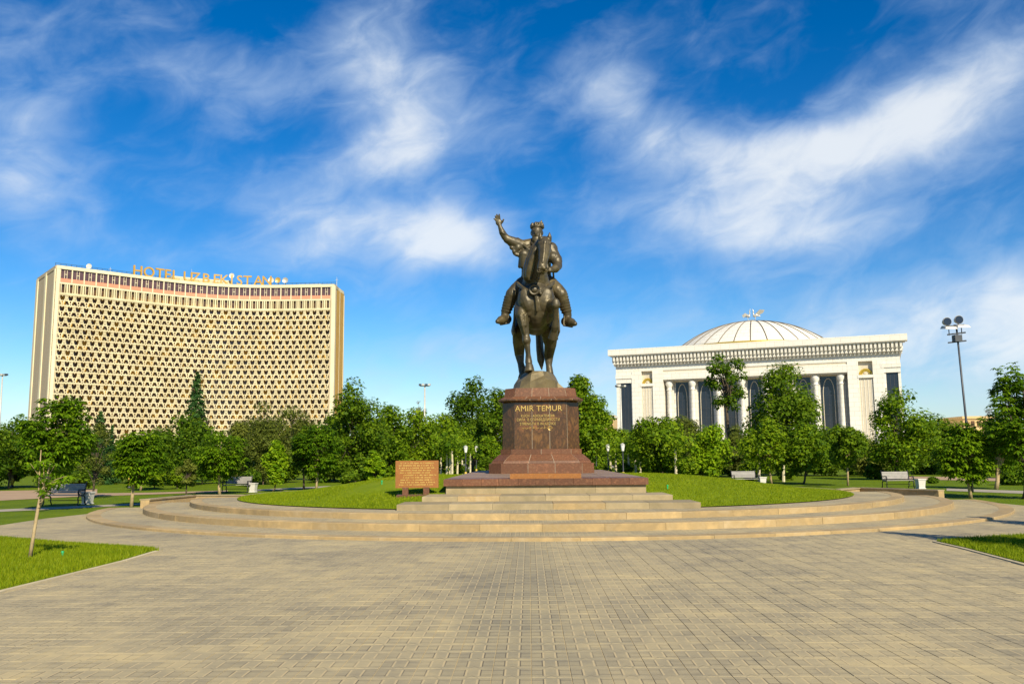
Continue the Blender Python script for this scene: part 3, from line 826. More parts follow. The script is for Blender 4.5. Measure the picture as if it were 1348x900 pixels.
# neck and head
h.pc([(706, 385, -.75, .80), (705.5, 368, -1.05, .58), (705.5, 352, -1.4, .44), (707, 339.5, -1.66, .38), (711, 327, -1.9, .33), (715, 319, -2.1, .27)], 14)
h.pc([(716.8, 318, -2.25, .25), (717.2, 323, -2.5, .29), (716.6, 333, -2.72, .25), (715, 343, -2.86, .20), (713.4, 351, -2.92, .205), (713, 355, -2.86, .185)], 14)
h.ell(S(717, 327, -2.3), (.28, .36, .40)); h.ell(S(713, 358.5, -2.74), (.15, .15, .11))
for ex in (711.2, 723.2): h.ell(S(ex, 322, -2.58), (.085, .11, .08)); h.ell(S(ex, 319.6, -2.6), (.13, .10, .055))
for ex in (710.2, 716.2): h.ell(S(ex, 353, -3.05), (.08, .07, .07))
for ex, lean in ((711.3, -1), (723.3, 1)):
    h.chain([(S(ex + .6 * -lean, 317, -2.35), .12), (S(ex, 312, -2.42), .105), (S(ex + .2 * lean, 306, -2.46), .025)], 10)
h.pc([(717, 321, -2.80, .07), (716.2, 333, -2.98, .06), (714.6, 345, -3.06, .05)], 8)
for sx, ex in ((-1, 711.6), (1, 721.8)): h.pc([(ex, 325, -2.66, .06), (ex + sx * -1.2, 334, -2.84, .05)], 8)
h.pc([(685.5, 416, -1.86, .09), (688, 428, -1.85, .075), (691, 440, -1.74, .05)], 8); h.pc([(691, 415, -1.86, .08), (691.8, 428, -1.82, .06)], 8)
h.pc([(694.8, 455, -1.70, .04), (695.8, 474, -1.62, .04)], 8)
horse = sculpt(h, 'horse', M_bronze, statue, 0.03, 2)
# mane, forelock
mn = SB()
for k, (ox, oy, dd, rr_) in enumerate([(0, 0, 0, .17), (-2, 3, .15, .15), (1.5, 3, -.2, .14), (-1, 7, .05, .15)]):
    mn.pc([(709.5 + ox * .4, 318 + oy * .4, -1.85 + dd, rr_ * .7), (703 + ox, 327 + oy, -1.85 + dd, rr_ * 1.0), (698.5 + ox, 340 + oy, -1.78 + dd, rr_ * 1.15), (695.5 + ox, 353 + oy, -1.66 + dd, rr_ * 1.3), (694 + ox, 362 + oy * .5, -1.6 + dd, rr_), (695.5 + ox, 367.5 + oy * .3, -1.6 + dd, rr_ * .5)])
mn.pc([(717, 314, -2.35, .1), (717.5, 319, -2.74, .10), (717, 325, -2.86, .05)])
sculpt(mn, 'mane', M_bronze, statue, 0.032, 3)
tl = SB(); tl.chain([(V3((.1, 2.75, 3.4)), .22), (V3((.2, 3.15, 3.0)), .26), (V3((.24, 3.25, 2.2)), .19), (V3((.27, 3.2, 1.5)), .20), (V3((.3, 3.15, 1.0)), .19), (V3((.34, 3.1, .5)), .03)])
sculpt(tl, 'tail', M_bronze, statue, 0.04, 3)
# harness: breast strap, medallion, bridle
hb = SB()
hb.pc([(681, 372, -1.15, .06), (688, 378, -1.7, .065), (696, 383, -2.0, .065), (703, 386, -2.15, .065), (711, 383.5, -2.05, .065), (720, 378, -1.75, .065), (729, 371, -1.2, .06)], 8)
hb.pc([(681, 374.5, -1.2, .05), (688, 380.5, -1.75, .05), (696, 385.5, -2.02, .05)], 8); hb.pc([(711, 386, -2.05, .05), (720, 380.5, -1.8, .05), (729, 373.5, -1.25, .05)], 8)
hb.pc([(705, 388, -2.1, .07), (706.5, 398, -2.05, .07), (707, 409, -1.98, .06)], 8)
for k in range(7):
    hb.ell(S(712 + k * 2.4, 386.5 - k * 1.6, -2.05 + k * .11), (.055, .06, .075)); hb.ell(S(696 - k * 2.1, 386.5 - k * 1.55, -2.03 + k * .12), (.05, .06, .07))
hb.pc([(710, 345, -2.9, .045), (714.5, 346, -3.08, .05), (719.3, 345, -2.9, .045)], 8)
hb.pc([(710.4, 325, -2.5, .04), (710.2, 335, -2.72, .04), (710, 345, -2.9, .04)], 8); hb.pc([(724, 325, -2.5, .04), (721.8, 335, -2.72, .04), (719.6, 345, -2.9, .04)], 8)
hb.pc([(709.8, 355, -2.85, .05), (707, 366, -1.9, .04), (716, 368, -1.0, .04), (724, 356.5, -.85, .04)], 8)
sculpt(hb, 'harness', M_bronze, statue, 0.026, 2)
def disc_part(name, c, r, th, n=20):
    b = MB(); prof = [(r * .98, 0), (r, th * .4), (r * .86, th), (r * .6, th * .7), (r * .42, th * 1.5), (r * .1, th * 1.9)]
    b.lathe(prof, n)
    b.v = [(x_, -z_, y_) for x_, y_, z_ in b.v]; b.f = [tuple(reversed(f)) for f in b.f]
    return b.build(name, M_bronze, statue, False, c)
disc_part('medallion', S(703.3, 381.5, -2.16), .25, .08)
disc_part('bit_ring', S(709.9, 356, -2.98), .11, .05, 14); disc_part('bit_ring', S(718.4, 356, -2.94), .10, .05, 14)
# saddle cloth on both flanks
sc = SB()
for sx in (-1, 1):
    prev = None
    for i in range(7):
        t = i / 6; z = 4.0 - 2.15 * t; x = 0.50 + 0.44 * math.sin(min(1, t * 1.9) * math.pi / 2) + (0.10 * (t - .5) if t > .5 else 0)
        row = [(sx * x, -0.62 + 0.08 * t, z), (sx * x, 1.25, z), (sx * (x + .09), 1.25, z), (sx * (x + .09), -0.62 + 0.08 * t, z)]
        if prev: sc.add(prev + row, [(0, 1, 2, 3), (7, 6, 5, 4), (0, 4, 5, 1), (1, 5, 6, 2), (2, 6, 7, 3), (3, 7, 4, 0)])
        prev = row
sculpt(sc, 'saddle_cloth', M_bronze, statue, 0.04, 2)
# --- rider: one continuous body with robe, boots, raised open hand
r = SB()
r.ell(S(707, 371, .25), (.52, .6, .45)); r.ell(S(707, 357, .22), (.48, .42, .55)); r.ell(S(706, 342, .2), (.66, .46, .6)); r.ell(S(706, 331, .2), (.74, .42, .42))
r.pc([(688, 325, .15, .33), (700, 322, .2, .3), (714, 323, .2, .3), (725, 328, .15, .34)])
r.pc([(706.5, 323, .15, .24), (707, 315, .1, .21)])
r.ell(S(706.8, 306, .02), (.28, .34, .37)); r.ell(S(706.5, 311, -.12), (.22, .24, .22))
r.ell(S(706, 315.5, -.2), (.21, .17, .2)); r.ell(S(705.8, 319, -.2), (.14, .12, .18))            # beard
r.pc([(705.6, 303.5, -.30, .045), (705.3, 307.3, -.38, .06)], 8)                                   # nose
r.pc([(701.8, 303.2, -.24, .04), (705.6, 303.6, -.31, .045), (709.6, 303.0, -.25, .04)], 8)       # brow
r.pc([(702.5, 310.2, -.28, .05), (705.4, 309.3, -.35, .055), (708.6, 310.0, -.29, .05)], 8)       # moustache
for ex in (703.4, 708.0): r.ell(S(ex, 305.6, -.30), (.045, .05, .03))
r.pc([(702.2, 313.5, -.22, .085), (705.6, 318.5, -.28, .10), (709.2, 313.5, -.22, .085)], 8)
r.ell(S(713.9, 307, .05), (.05, .09, .11)); r.ell(S(699.6, 307, .05), (.05, .09, .11))
# raised right arm
r.pc([(688, 325, .12, .33), (681, 321.5, .02, .29), (674, 318, -.1, .24), (668, 315, -.18, .20)])
r.pc([(669, 315.5, -.18, .19), (664.5, 311.5, -.22, .17), (661.2, 306, -.27, .155), (658.8, 300, -.3, .11), (657.6, 296.5, -.3, .095)])
r.tube([S(662.2, 307.6, -.26) + V3((.17 * math.cos(a) * .9, .17 * math.sin(a), -.09 * math.cos(a))) for a in np.linspace(0, 2 * math.pi, 11)], .035, 6)       # bracelet
for (x_, y_, rr_) in ((670, 317, .13), (671.5, 321, .12), (673.5, 326, .11), (676.5, 331, .10), (679, 335, .085)):                                              # sleeve hem hangs from the elbow
    r.pc([(x_, y_, -.12, rr_), (x_ + 5.5, y_ + 1.5, -.05, rr_ * 1.2), (x_ + 11, y_ + 1, .02, rr_ * 1.5)], 8)
for a in ((690, 335, -.1, 689, 350, -.05, .24), (682, 326, -.1, 678, 333, -.05, .17), (695, 330, -.2, 691, 352, -.15, .13), (700, 328, -.22, 697, 352, -.18, .12), (686, 340, 0, 684, 351, .05, .12)):
    r.pc([(a[0], a[1], a[2], a[6]), (a[3], a[4], a[5], a[6] * .7)], 10)
r.ell(S(656.6, 292.8, -.3), (.155, .075, .17))                                                        # palm
for f in ([(653.6, 291, .05), (651.8, 289.2, .042), (650.2, 287.8, .032)], [(654.6, 289.4, .052), (653.2, 286.8, .045), (652.0, 284.6, .036)],
          [(655.9, 288.8, .055), (655.0, 285.4, .047), (653.9, 282.2, .036)], [(657.6, 288.8, .055), (657.5, 285.4, .047), (657.2, 282.0, .036)],
          [(659.8, 293.6, .062), (661.8, 291.4, .052), (663.0, 288.8, .04)]):
    r.pc([(a, b_, -.3 - .04 * i, rr_) for i, (a, b_, rr_) in enumerate(f)], 8)
for a in range(7):
    t_ = a / 6; xa = 691 + 30 * t_
    r.pc([(xa, 331 + 3 * abs(t_ - .5), -.12 - .22 * math.sin(math.pi * t_), .085), (xa + (t_ - .5) * -4, 346, -.14 - .2 * math.sin(math.pi * t_), .075), (xa + (t_ - .5) * 4, 360, -.2 - .18 * math.sin(math.pi * t_), .06)], 8)
r.tube([S(706.5, 356, .2) + V3((.50 * math.cos(a), .45 * math.sin(a), 0)) for a in np.linspace(0, 2 * math.pi, 17)], .07, 8)      # belt
r.pc([(700, 319.5, -.12, .07), (703.5, 324, -.26, .08), (704.5, 332, -.34, .075), (705, 344, -.36, .07)], 8); r.pc([(713, 320, -.1, .07), (709.5, 324, -.25, .08), (708, 332, -.34, .075)], 8)
r.pc([(687, 321, -.12, .08), (693, 325.5, -.24, .07), (699, 331, -.32, .06)], 8)
for sx in (-1, 1):
    r.pc([(706.5 + sx * 12, 364, -.15, .1), (706.5 + sx * 22, 371, -.38, .1), (706.5 + sx * 29, 379, -.62, .09), (706.5 + sx * 33.5, 388, -.72, .07)], 8)
    r.pc([(706.5 + sx * 31, 391.5, -.62, .09), (706.5 + sx * 36, 389.5, -.6, .09), (706.5 + sx * 39, 387, -.4, .08)], 8)
# left arm holding the reins
r.pc([(724, 328, .12, .32), (729.5, 337, .0, .28), (733, 344, -.15, .26), (734.3, 350, -.3, .21), (731, 353.5, -.65, .2), (726.5, 355, -.85, .14)])
r.pc([(728, 339, -.1, .28), (733, 341, .0, .25)], 10); r.pc([(728.5, 341.5, -.2, .13), (736.5, 344, -.1, .13)], 8)
r.ell(S(724.2, 355.3, -.95), (.15, .13, .14))
for k in range(4): r.pc([(722.6 + k * .9, 353.6, -1.03, .048), (722.2 + k * .9, 356.2, -1.1, .046), (722.8 + k * .9, 358, -1.0, .04)], 8)
r.pc([(725.8, 353.4, -1.0, .05), (722.8, 352.6, -1.08, .04)], 8)
# skirts of the robe, legs and boots
for sx, c in ((-1, 706.5), (1, 706.5)):
    k = lambda d: c + sx * d
    r.pc([(k(8), 371, .2, .45), (k(18), 375.5, -.1, .40), (k(27), 382, -.4, .33), (k(32), 387, -.5, .30)], 12)
    r.pc([(k(10), 369, .3, .36), (k(20), 377, .3, .30), (k(28), 386, .2, .2)], 10)
    dxk = 0 if sx < 0 else -1.0
    r.pc([(k(32.6) + dxk, 387, -.5, .29), (k(35) + dxk, 394, -.42, .27), (k(38.2) + dxk, 402, -.3, .24), (k(41) + dxk, 410, -.2, .2), (k(41.5) + dxk, 416, -.15, .2)], 12)
    yy = 0 if sx < 0 else 3
    r.pc([(k(39.0) + dxk, 420 + yy, .02, .22), (k(42.5) + dxk, 420 + yy, -.25, .23), (k(47) + dxk, 421.5 + yy, -.6, .20), (k(51.5) + dxk, 423 + yy, -.85, .11)], 12)
    for i in range(6):
        yv = 392 + i * 3.6; off = 34.0 + i * 1.25
        r.tube([S(k(off) + dxk, yv, -.42 + i * .045) + V3((math.cos(a) * (.282 - i * .015), math.sin(a) * (.282 - i * .015), .05 * math.cos(a * 1) * sx)) for a in np.linspace(0, 2 * math.pi, 13)], .045, 6)
rider = sculpt(r, 'rider', M_bronze, statue, 0.027, 2)
# crown, sword, stirrups, cloak
cr = SB(); cc = S(707.2, 299.0, .05)
cr.ell(cc + V3((0, .03, .05)), (.27, .31, .20)); 
cr.tube([cc + V3((.29 * math.cos(a), .33 * math.sin(a) + .03, -.02)) for a in np.linspace(0, 2 * math.pi, 17)], .05, 8)
for k in range(9):
    a = 2 * math.pi * k / 9 + .2; p0 = cc + V3((.28 * math.cos(a), .32 * math.sin(a) + .03, .02))
    cr.chain([(p0, .065), (p0 + V3((0, 0, .08)), .06), (p0 + V3((0, 0, .15)), .03)], 8)
cr.chain([(cc + V3((.17, 0, .12)), .08), (cc + V3((.19, 0, .24)), .06), (cc + V3((.2, 0, .33)), .02)], 8)
sculpt(cr, 'crown', M_bronze, statue, 0.022, 2)
ck = SB()
ck.pc([(690, 326, .4, .24), (706, 322, .5, .26), (722, 328, .4, .24)], 10)
for q, (a, b_) in enumerate([(692, 693), (698, 698), (706, 706), (714, 714), (720, 719)]):
    ck.pc([(a, 327, .45, .2), ((a + b_) / 2, 345, .62, .22), (b_, 362, .85, .24), (b_ + (b_ - 706) * .3, 372, 1.2, .2)], 10)
sculpt(ck, 'cloak', M_bronze, statue, 0.035, 3)
sw = SB(); sw.pc([(728.3, 357.5, -.55, .05), (728.8, 366, -.3, .05), (729.2, 371, -.1, .055), (738, 395, .9, .05), (744, 412, 1.6, .035)], 8); sw.pc([(726.6, 368.5, -.2, .035), (731, 369.5, -.2, .035)], 8)
sculpt(sw, 'sword', M_bronze, statue, 0.022, 1)
for sx in (-1, 1):
    st = SB(); c = 706.5; dxk = 0 if sx < 0 else -1.0; yy = 0 if sx < 0 else 3; k = lambda d: c + sx * d + dxk
    st.pc([(k(36.5), 425 + yy, -.4, .05), (k(47.5), 427 + yy, -.45, .05)], 8)
    st.pc([(k(36.5), 425 + yy, -.4, .04), (k(37), 418 + yy, -.35, .04), (k(37.5), 412 + yy, -.25, .035), (k(34), 395, -.05, .03)], 8)
    st.pc([(k(47.5), 427 + yy, -.45, .04), (k(45), 416 + yy, -.35, .035), (k(39), 411 + yy, -.25, .035)], 8)
    sculpt(st, 'stirrup', M_bronze, statue, 0.022, 1)
# rock under the hooves
rb = MB(); rr = random.Random(11)
levels = [(-0.84, 1.0), (-0.45, 0.90), (-0.18, 0.72), (0.0, 0.50)]
nseg = 14
for (z, k) in levels:
    for i in range(nseg):
        a = 2 * math.pi * i / nseg
        jr = 1 + rr.uniform(-.05, .05)
        rb.v.append((1.14 * (k * .85 + .15) * math.copysign(abs(math.cos(a)) ** .75, math.cos(a)) * jr, 0.45 + (2.62 * (k * .35 + .65)) * math.copysign(abs(math.sin(a)) ** .75, math.sin(a)) * jr, z + (rr.uniform(-.05, .04) if -.8 < z < 0 else 0)))
for l in range(len(levels) - 1):
    for i in range(nseg):
        i2 = (i + 1) % nseg; rb.f.append((l * nseg + i, l * nseg + i2, (l + 1) * nseg + i2, (l + 1) * nseg + i))
rb.f.append(tuple(range(nseg - 1, -1, -1))); rb.f.append(tuple(3 * nseg + i for i in range(nseg)))
rb.add([(-.2, -1.3, -.84), (1.3, -1.2, -.84), (1.45, 2.6, -.84), (.2, 2.8, -.84), (.0, -1.1, -.4), (.85, -1.1, -.42), (.95, 2.5, -.3), (.1, 2.7, -.3)], [(3, 2, 1, 0), (4, 5, 6, 7), (0, 1, 5, 4), (1, 2, 6, 5), (2, 3, 7, 6), (3, 0, 4, 7)])
rb.build('rock', M_rock, statue)

# ------------------------------------------------------------------ granite plaque on the lawn
pq = gp(549, 655.0, 0.57)
plq = thing('inscribed_plaque', 'red granite plaque with rows of gilt inscription standing on the lawn', 'plaque', (pq.x, pq.y, 0.0), R(3))
def qz(py): return vp(549, py, pq.y).z
kx = pq.y / FPX
z0, z1, z2, z3 = qz(655) - 0.12, qz(650.5), qz(641.8), qz(606)
hwid = 27.8 * kx
MB().bbox(-26 * kx, 24 * kx, -.22, .22, z0, z1, .01).build('base', M_granite, plq)
for x in (-15, 12): MB().bbox((x - 3.8) * kx, (x + 3.8) * kx, -.10, .10, z1 - .005, z2 + .02, .004).build('leg', M_granite, plq)
M_plaque = mat('orange_granite', (0.36, 0.15, 0.035), (0.26, 0.10, 0.022), rough=0.3, scale=11.0, detail=8.0, c3=(0.31, 0.14, 0.04))
MB().bbox(-hwid, hwid, -.09, .09, z2, z3, .008).build('panel', M_plaque, plq)
rr = random.Random(5)
for i in range(10):                        # worn gilt lines, too small to read in the photograph
    z = z3 - (z3 - z2) * (0.09 + i * 0.088); b = MB(); x = -hwid * rr.uniform(.62, .86); xe = hwid * rr.uniform(.55, .86)
    while x < xe:
        L = rr.uniform(.012, .032); b.box(x, x + L, -.096, -.089, z - rr.uniform(.014, .022), z + rr.uniform(.012, .02)); x += L + rr.choice([.012, .014, .045])
    b.build('inscription', M_gold, plq)['kind'] = 'stuff'

# ------------------------------------------------------------------ hotel
hotel = thing('hotel', 'tall cream concave hotel with lattice facade and gold rooftop lettering', 'hotel')
HZ = 62.0
ctrl = [(75, 349), (118, 354.2), (160, 359.5), (205, 365.2), (245, 369.8), (285, 373.3), (325, 375.0), (370, 375.2), (440, 374.0)]
cp = [gp(a, b_, HZ) for a, b_ in ctrl]; cp = [Vector((p.x, p.y, 0)) for p in cp]
def catmull(P, n=12):
    out = []
    for i in range(len(P) - 1):
        p0, p1, p2, p3 = P[max(0, i - 1)], P[i], P[i + 1], P[min(len(P) - 1, i + 2)]
        for k in range(n):
            t = k / n
            out.append(0.5 * ((2 * p1) + (p2 - p0) * t + (2 * p0 - 5 * p1 + 4 * p2 - p3) * t * t + (3 * p1 - p0 - 3 * p2 + p3) * t ** 3))
    out.append(P[-1]); return out
curve = catmull(cp)
# smooth the hand-read points into one even sweep
for _ in range(30):
    curve = [curve[0]] + [(curve[i - 1] + curve[i] * 2 + curve[i + 1]) / 4 for i in range(1, len(curve) - 1)] + [curve[-1]]
cum = [0.0]
for i in range(1, len(curve)): cum.append(cum[-1] + (curve[i] - curve[i - 1]).length)
HL = cum[-1]
def at_s(s):
    s = max(0, min(HL, s))
    for i in range(1, len(cum)):
        if s <= cum[i] + 1e-9:
            t = (s - cum[i - 1]) / (cum[i] - cum[i - 1]); d = (curve[i] - curve[i - 1]).normalized()
            return curve[i - 1].lerp(curve[i], t), d
def hot_strip(name, m, y0, y1, z0, z1, s0=0.0, s1=None, n=40):
    """curved slab following the facade; y measured inward from the face"""
    s1 = HL if s1 is None else s1; b = MB()
    for i in range(n + 1):
        p, d = at_s(s0 + (s1 - s0) * i / n); nr = Vector((-d.y, d.x, 0))
        for (yy, zz) in ((y0, z0), (y1, z0), (y1, z1), (y0, z1)): b.v.append((p.x + nr.x * yy, p.y + nr.y * yy, zz))
    for i in range(n):
        for k in range(4): b.f.append((i * 4 + k, (i + 1) * 4 + k, (i + 1) * 4 + (k + 1) % 4, i * 4 + (k + 1) % 4))
    b.f.append((0, 1, 2, 3)); b.f.append(tuple(n * 4 + k for k in (3, 2, 1, 0)))
    return b.build(name, m, hotel)
NC = 38; NB = 25; END = 0.95
cw = (HL - 2 * END) / NC; bw = (HL - 2 * END) / NB; FH = 3.42; NR = 15
zc = HZ - 1.0; zw0 = zc - 2.9; zp0 = zw0 - 1.25; zs1 = zp0 - 0.5; zs0 = zs1 - 3.3; zrow = zs0 - 0.1
hot_strip('cornice', M_cream, -0.25, 14.0, HZ - 1.0, HZ)
hot_strip('back_wall', M_yellow, 1.9, 14.0, 0.0, HZ - 1.02)
hot_strip('string_course', M_cream, -0.05, 1.5, zp0 - 0.5, zp0 - 0.02)
for s0, s1 in ((0.0, END), (HL - END, HL)): hot_strip('corner_pier', M_cream, -0.15, 2.0, 0.0, HZ - 1.003, s0, s1, 2)
# screens
lat = MB(); t_ = 0.32; hw = cw / 2
def lb(a, b_, z0, z1, y0=0.0):
    for sx in (-1, 1):
        x0, x1 = sorted((sx * a * cw, sx * b_ * cw)); lat.box(x0, x1, y0, t_, z0, z1)
lb(.31, .385, 1.76, 3.3); lb(.455, .5, 1.76, 3.3); lb(.22, .31, 1.76, 2.1, .04); lb(.27, .31, 2.1, 2.4, .05); lb(.385, .455, 2.5, 2.72, .05)
lb(.09, .17, .24, 1.55); lb(.17, .235, .95, 1.55, .04); lb(.235, .30, 1.25, 1.55, .05); lb(.46, .5, .24, .62, .04); lb(.0, .09, .62, .85, .05); lb(.30, .36, .24, .42, .05)
lat.box(-.045 * cw, .045 * cw, .02, t_, 3.02, 3.3)
lat.box(-hw, hw, -.02, t_ + .05, 1.55, 1.76); lat.box(-hw, hw, -.05, 1.88, 0.0, .24); lat.box(-hw, hw, -.03, t_, 3.3, FH - .004)
lat_me = lat.mesh('lattice_screen', M_screen)
rest_v = MB(); wins = MB(); count = 0
for rI in range(NR):
    z = zrow - FH * (rI + 1)
    for c in range(NC):
        p, d = at_s(END + cw * (c + .5)); a = math.atan2(d.y, d.x); nr = Vector((-d.y, d.x, 0))
        if count < 300:
            link('lattice_screen', lat_me, hotel, (p.x, p.y, z), a); count += 1
        else:
            M_ = Matrix.Translation((p.x, p.y, z)) @ Matrix.Rotation(a, 4, 'Z')
            rest_v.add([M_ @ Vector(v) for v in lat.v], lat.f)
        q = p + nr * 1.86
        if (c * 7 + rI * 3) % 11 != 0:
            x0, x1 = (-.36 * cw, .5 * cw) if (c + rI) % 3 else (-.5 * cw, .34 * cw)
            M_ = Matrix.Translation((q.x, q.y, z)) @ Matrix.Rotation(a, 4, 'Z'); wb = MB().box(x0, x1, -.06, .2, .1, 3.1)
            wins.add([M_ @ Vector(v) for v in wb.v], wb.f)
o = rest_v.build('lattice_screens', M_screen, hotel); o['kind'] = 'stuff'
o = wins.build('balcony_windows', M_hglass, hotel); o['kind'] = 'stuff'
# slot row
sl_ = MB(); sl_.box(-hw, hw, -.02, 1.4, 0, .6); 
for x0, x1 in ((-.5, -.40), (-.28, -.18), (.18, .28), (.40, .5)): sl_.box(x0 * cw, x1 * cw, 0, .5, .6, 3.3)
sl_me = sl_.mesh('slot_screen', M_screen)
sw_ = MB().box(-.17 * cw, .17 * cw, -.05, .2, .62, 3.1).mesh('window', M_hglass)
for c in range(NC):
    p, d = at_s(END + cw * (c + .5)); a = math.atan2(d.y, d.x); nr = Vector((-d.y, d.x, 0)); q = p + nr * .9
    link('slot_screen', sl_me, hotel, (p.x, p.y, zs0), a)
    link('window', sw_, hotel, (q.x, q.y, zs0), a)
# restaurant floor: posts, windows, pink panels
post_me = MB().box(-.16, .16, -.12, .5, 0, zc - zp0).mesh('post', M_cream)
pane_me = MB().box(-bw / 2 + .17, bw / 2 - .17, .30, .5, 0, zc - zw0 - .02).mesh('window', M_pglass)
fr = MB()
for x in (-.42, .30): fr.box(x, x + .13, .16, .30, .0, zc - zw0 - .25)
fr.box(-.42, .43, .18, .30, 1.25, 1.42)
fr_me = fr.mesh('frame', M_cream)
pk_me = MB().box(-bw / 2 + .17, bw / 2 - .17, .05, .5, 0, zw0 - zp0 - .01).mesh('spandrel_panel', M_pink)
for c in range(NB + 1):
    p, d = at_s(END + bw * c); link('post', post_me, hotel, (p.x, p.y, zp0), math.atan2(d.y, d.x))
for c in range(NB):
    p, d = at_s(END + bw * (c + .5)); a = math.atan2(d.y, d.x)
    w = link('window', pane_me, hotel, (p.x, p.y, zw0), a); link('frame', fr_me, w)
    link('spandrel_panel', pk_me, hotel, (p.x, p.y, zp0), a)
# end walls with a projecting vertical fin
def end_wall(pa, pb):
    d = (pb - pa); L = d.length; d.normalize(); nr = Vector((-d.y, d.x, 0)); 
    b = MB(); poly = [pa + nr * 1.3, pb + nr * 1.3, pb - nr * .2, pa - nr * .2]
    b.prism([(v.x, v.y) for v in poly], 0, HZ - 1.2); b.build('end_wall', M_endwall, hotel)
    for t0, t1 in ((-.02, .08), (.47, .55), (.95, 1.0)):
        q = [pa + d * L * t0 + nr * .8, pa + d * L * t1 + nr * .8, pa + d * L * t1 - nr * .5, pa + d * L * t0 - nr * .5]
        MB().prism([(v.x, v.y) for v in q], 0, HZ - .6 if t0 < .9 else HZ - 1.1).build('wall_fin', M_cream, hotel)
    q = [pa + nr * .9, pb + nr * .9, pb - nr * .35, pa - nr * .35]
    MB().prism([(v.x, v.y) for v in q], HZ - 1.19, HZ - .05).build('parapet', M_endwall, hotel)
pl_, dl = at_s(0); pr_, dr = at_s(HL)
backL = gp(50.5, 366, HZ); backL.z = 0; backR = gp(452, 386, HZ); backR.z = 0
end_wall(backL, pl_); end_wall(pr_, backR)
MB().prism([(v.x, v.y) for v in (backL + Vector((3, 3, 0)), backL + Vector((8, 22, 0)), backR + Vector((-8, 40, 0)), backR + Vector((-3, 10, 0)), at_s(HL * .5)[0] + Vector((0, 16, 0)))][::-1], 0, HZ - 2).build('rear_block', M_endwall, hotel)
# white podium
pd = MB(); a_, b_ = gp(60, 557, 16.0), gp(330, 560, 16.0)
dd = (b_ - a_).normalized(); nn2 = Vector((-dd.y, dd.x, 0))
pd.prism([(v.x, v.y) for v in (a_ - nn2 * 12, b_ - nn2 * 12, b_ + nn2 * 20, a_ + nn2 * 20)], 0, 12.0); pd.build('podium', M_white, hotel)
for k in range(22):
    q = a_.lerp(b_, (k + .5) / 22) - nn2 * 12; MB().box(-1.1, 1.1, -.4, .3, 0, 1.9).build('podium_fin', M_white, hotel, False, (q.x, q.y, 10.4), math.atan2(dd.y, dd.x))
# roof structures and lettering
s_sign = [(s, at_s(HL * s)) for s in (0,)]
def s_of_px(px):
    best = min(range(len(curve)), key=lambda i: abs((curve[i].x / curve[i].y) - (ray(px, 365).x / ray(px, 365).y)))
    return cum[best]
b = hot_strip('roof_house', M_cream, 5.0, 12.0, HZ - .01, HZ + 2.3, s_of_px(232), s_of_px(306), 12)
b = hot_strip('roof_house', M_cream, 4.0, 10.0, HZ - .01, HZ + 1.0, s_of_px(392), s_of_px(420), 4)
text = 'HOTEL UZBEKISTAN'
pxs = [183, 197, 211, 222, 232.5, None, 247.5, 260, 272, 284, 296, 306, 315, 327, 338.5, 350]
for ch, px in zip(text, pxs):
    if px is None: continue
    p, d = at_s(s_of_px(px)); a = math.atan2(d.y, d.x)
    me = text_mesh(ch, 4.8, .3, 'letter', 1.0, 0.03); me.materials.clear(); me.materials.append(M_signgold)
    for v in me.vertices: x_, y_, z_ = v.co; v.co = (x_ * 1.0, -z_, y_)
    nr = Vector((-d.y, d.x, 0)); q = p + nr * 1.2
    link('letter', me, hotel, (q.x, q.y, HZ + .12), a)
    MB().box(-.9, .9, .1, .25, -.02, .2).build('letter_stand', M_pole, hotel, False, (q.x, q.y, HZ), a)
# small roof things
rl = MB()
for i in range(60):
    p, d = at_s(HL * i / 59); nr = Vector((-d.y, d.x, 0)); q = p + nr * 2.0
    rl.box(q.x - .04, q.x + .04, q.y - .04, q.y + .04, HZ - .02, HZ + 1.1)
pp = []
for i in range(60):
    p, d = at_s(HL * i / 59); nr = Vector((-d.y, d.x, 0)); q = p + nr * 2.0; pp.append((q.x, q.y, HZ + 1.08))
rl.tube(pp, .05, 4); rl.tube([(x, y, z - .5) for x, y, z in pp], .04, 4); rl.build('roof_railing', M_pole, hotel)
def dish(px, h, rad, label, m):
    p, d = at_s(s_of_px(px)); nr = Vector((-d.y, d.x, 0)); q = p + nr * 3.0
    t = thing('satellite_dish', label, 'satellite dish', (q.x, q.y, HZ))
    b = MB(); prof = [(rad * x_, .35 * rad * x_ * x_) for x_ in (.02, .4, .7, 1.0)] + [(rad, .35 * rad + .06)] + [(rad * x_, .35 * rad * x_ * x_ + .08) for x_ in (.7, .4, .02)]
    b.lathe(prof, 14); b.v = [(x_, -z_, y_ + h) for x_, y_, z_ in b.v]; b.build('dish', m, t)
    MB().tube([(0, .3, -.02), (0, .1, h)], .12, 6).build('mast', M_pole, t)
dish(356.5, 2.3, 1.0, 'white satellite dish beside the last letter of the rooftop sign', M_white)
dish(364, 2.3, 1.0, 'orange satellite dish in the middle of three on the hotel roof', M_gold)
dish(372.5, 2.2, 1.0, 'pale grey satellite dish at the end of three on the hotel roof', M_stork)
dish(304.5, 3.6, .9, 'white satellite dish on the roof house behind the sign letters', M_white)
dish(121, 1.4, .9, 'white satellite dish on the hotel roof near the bare parapet corner', M_white)
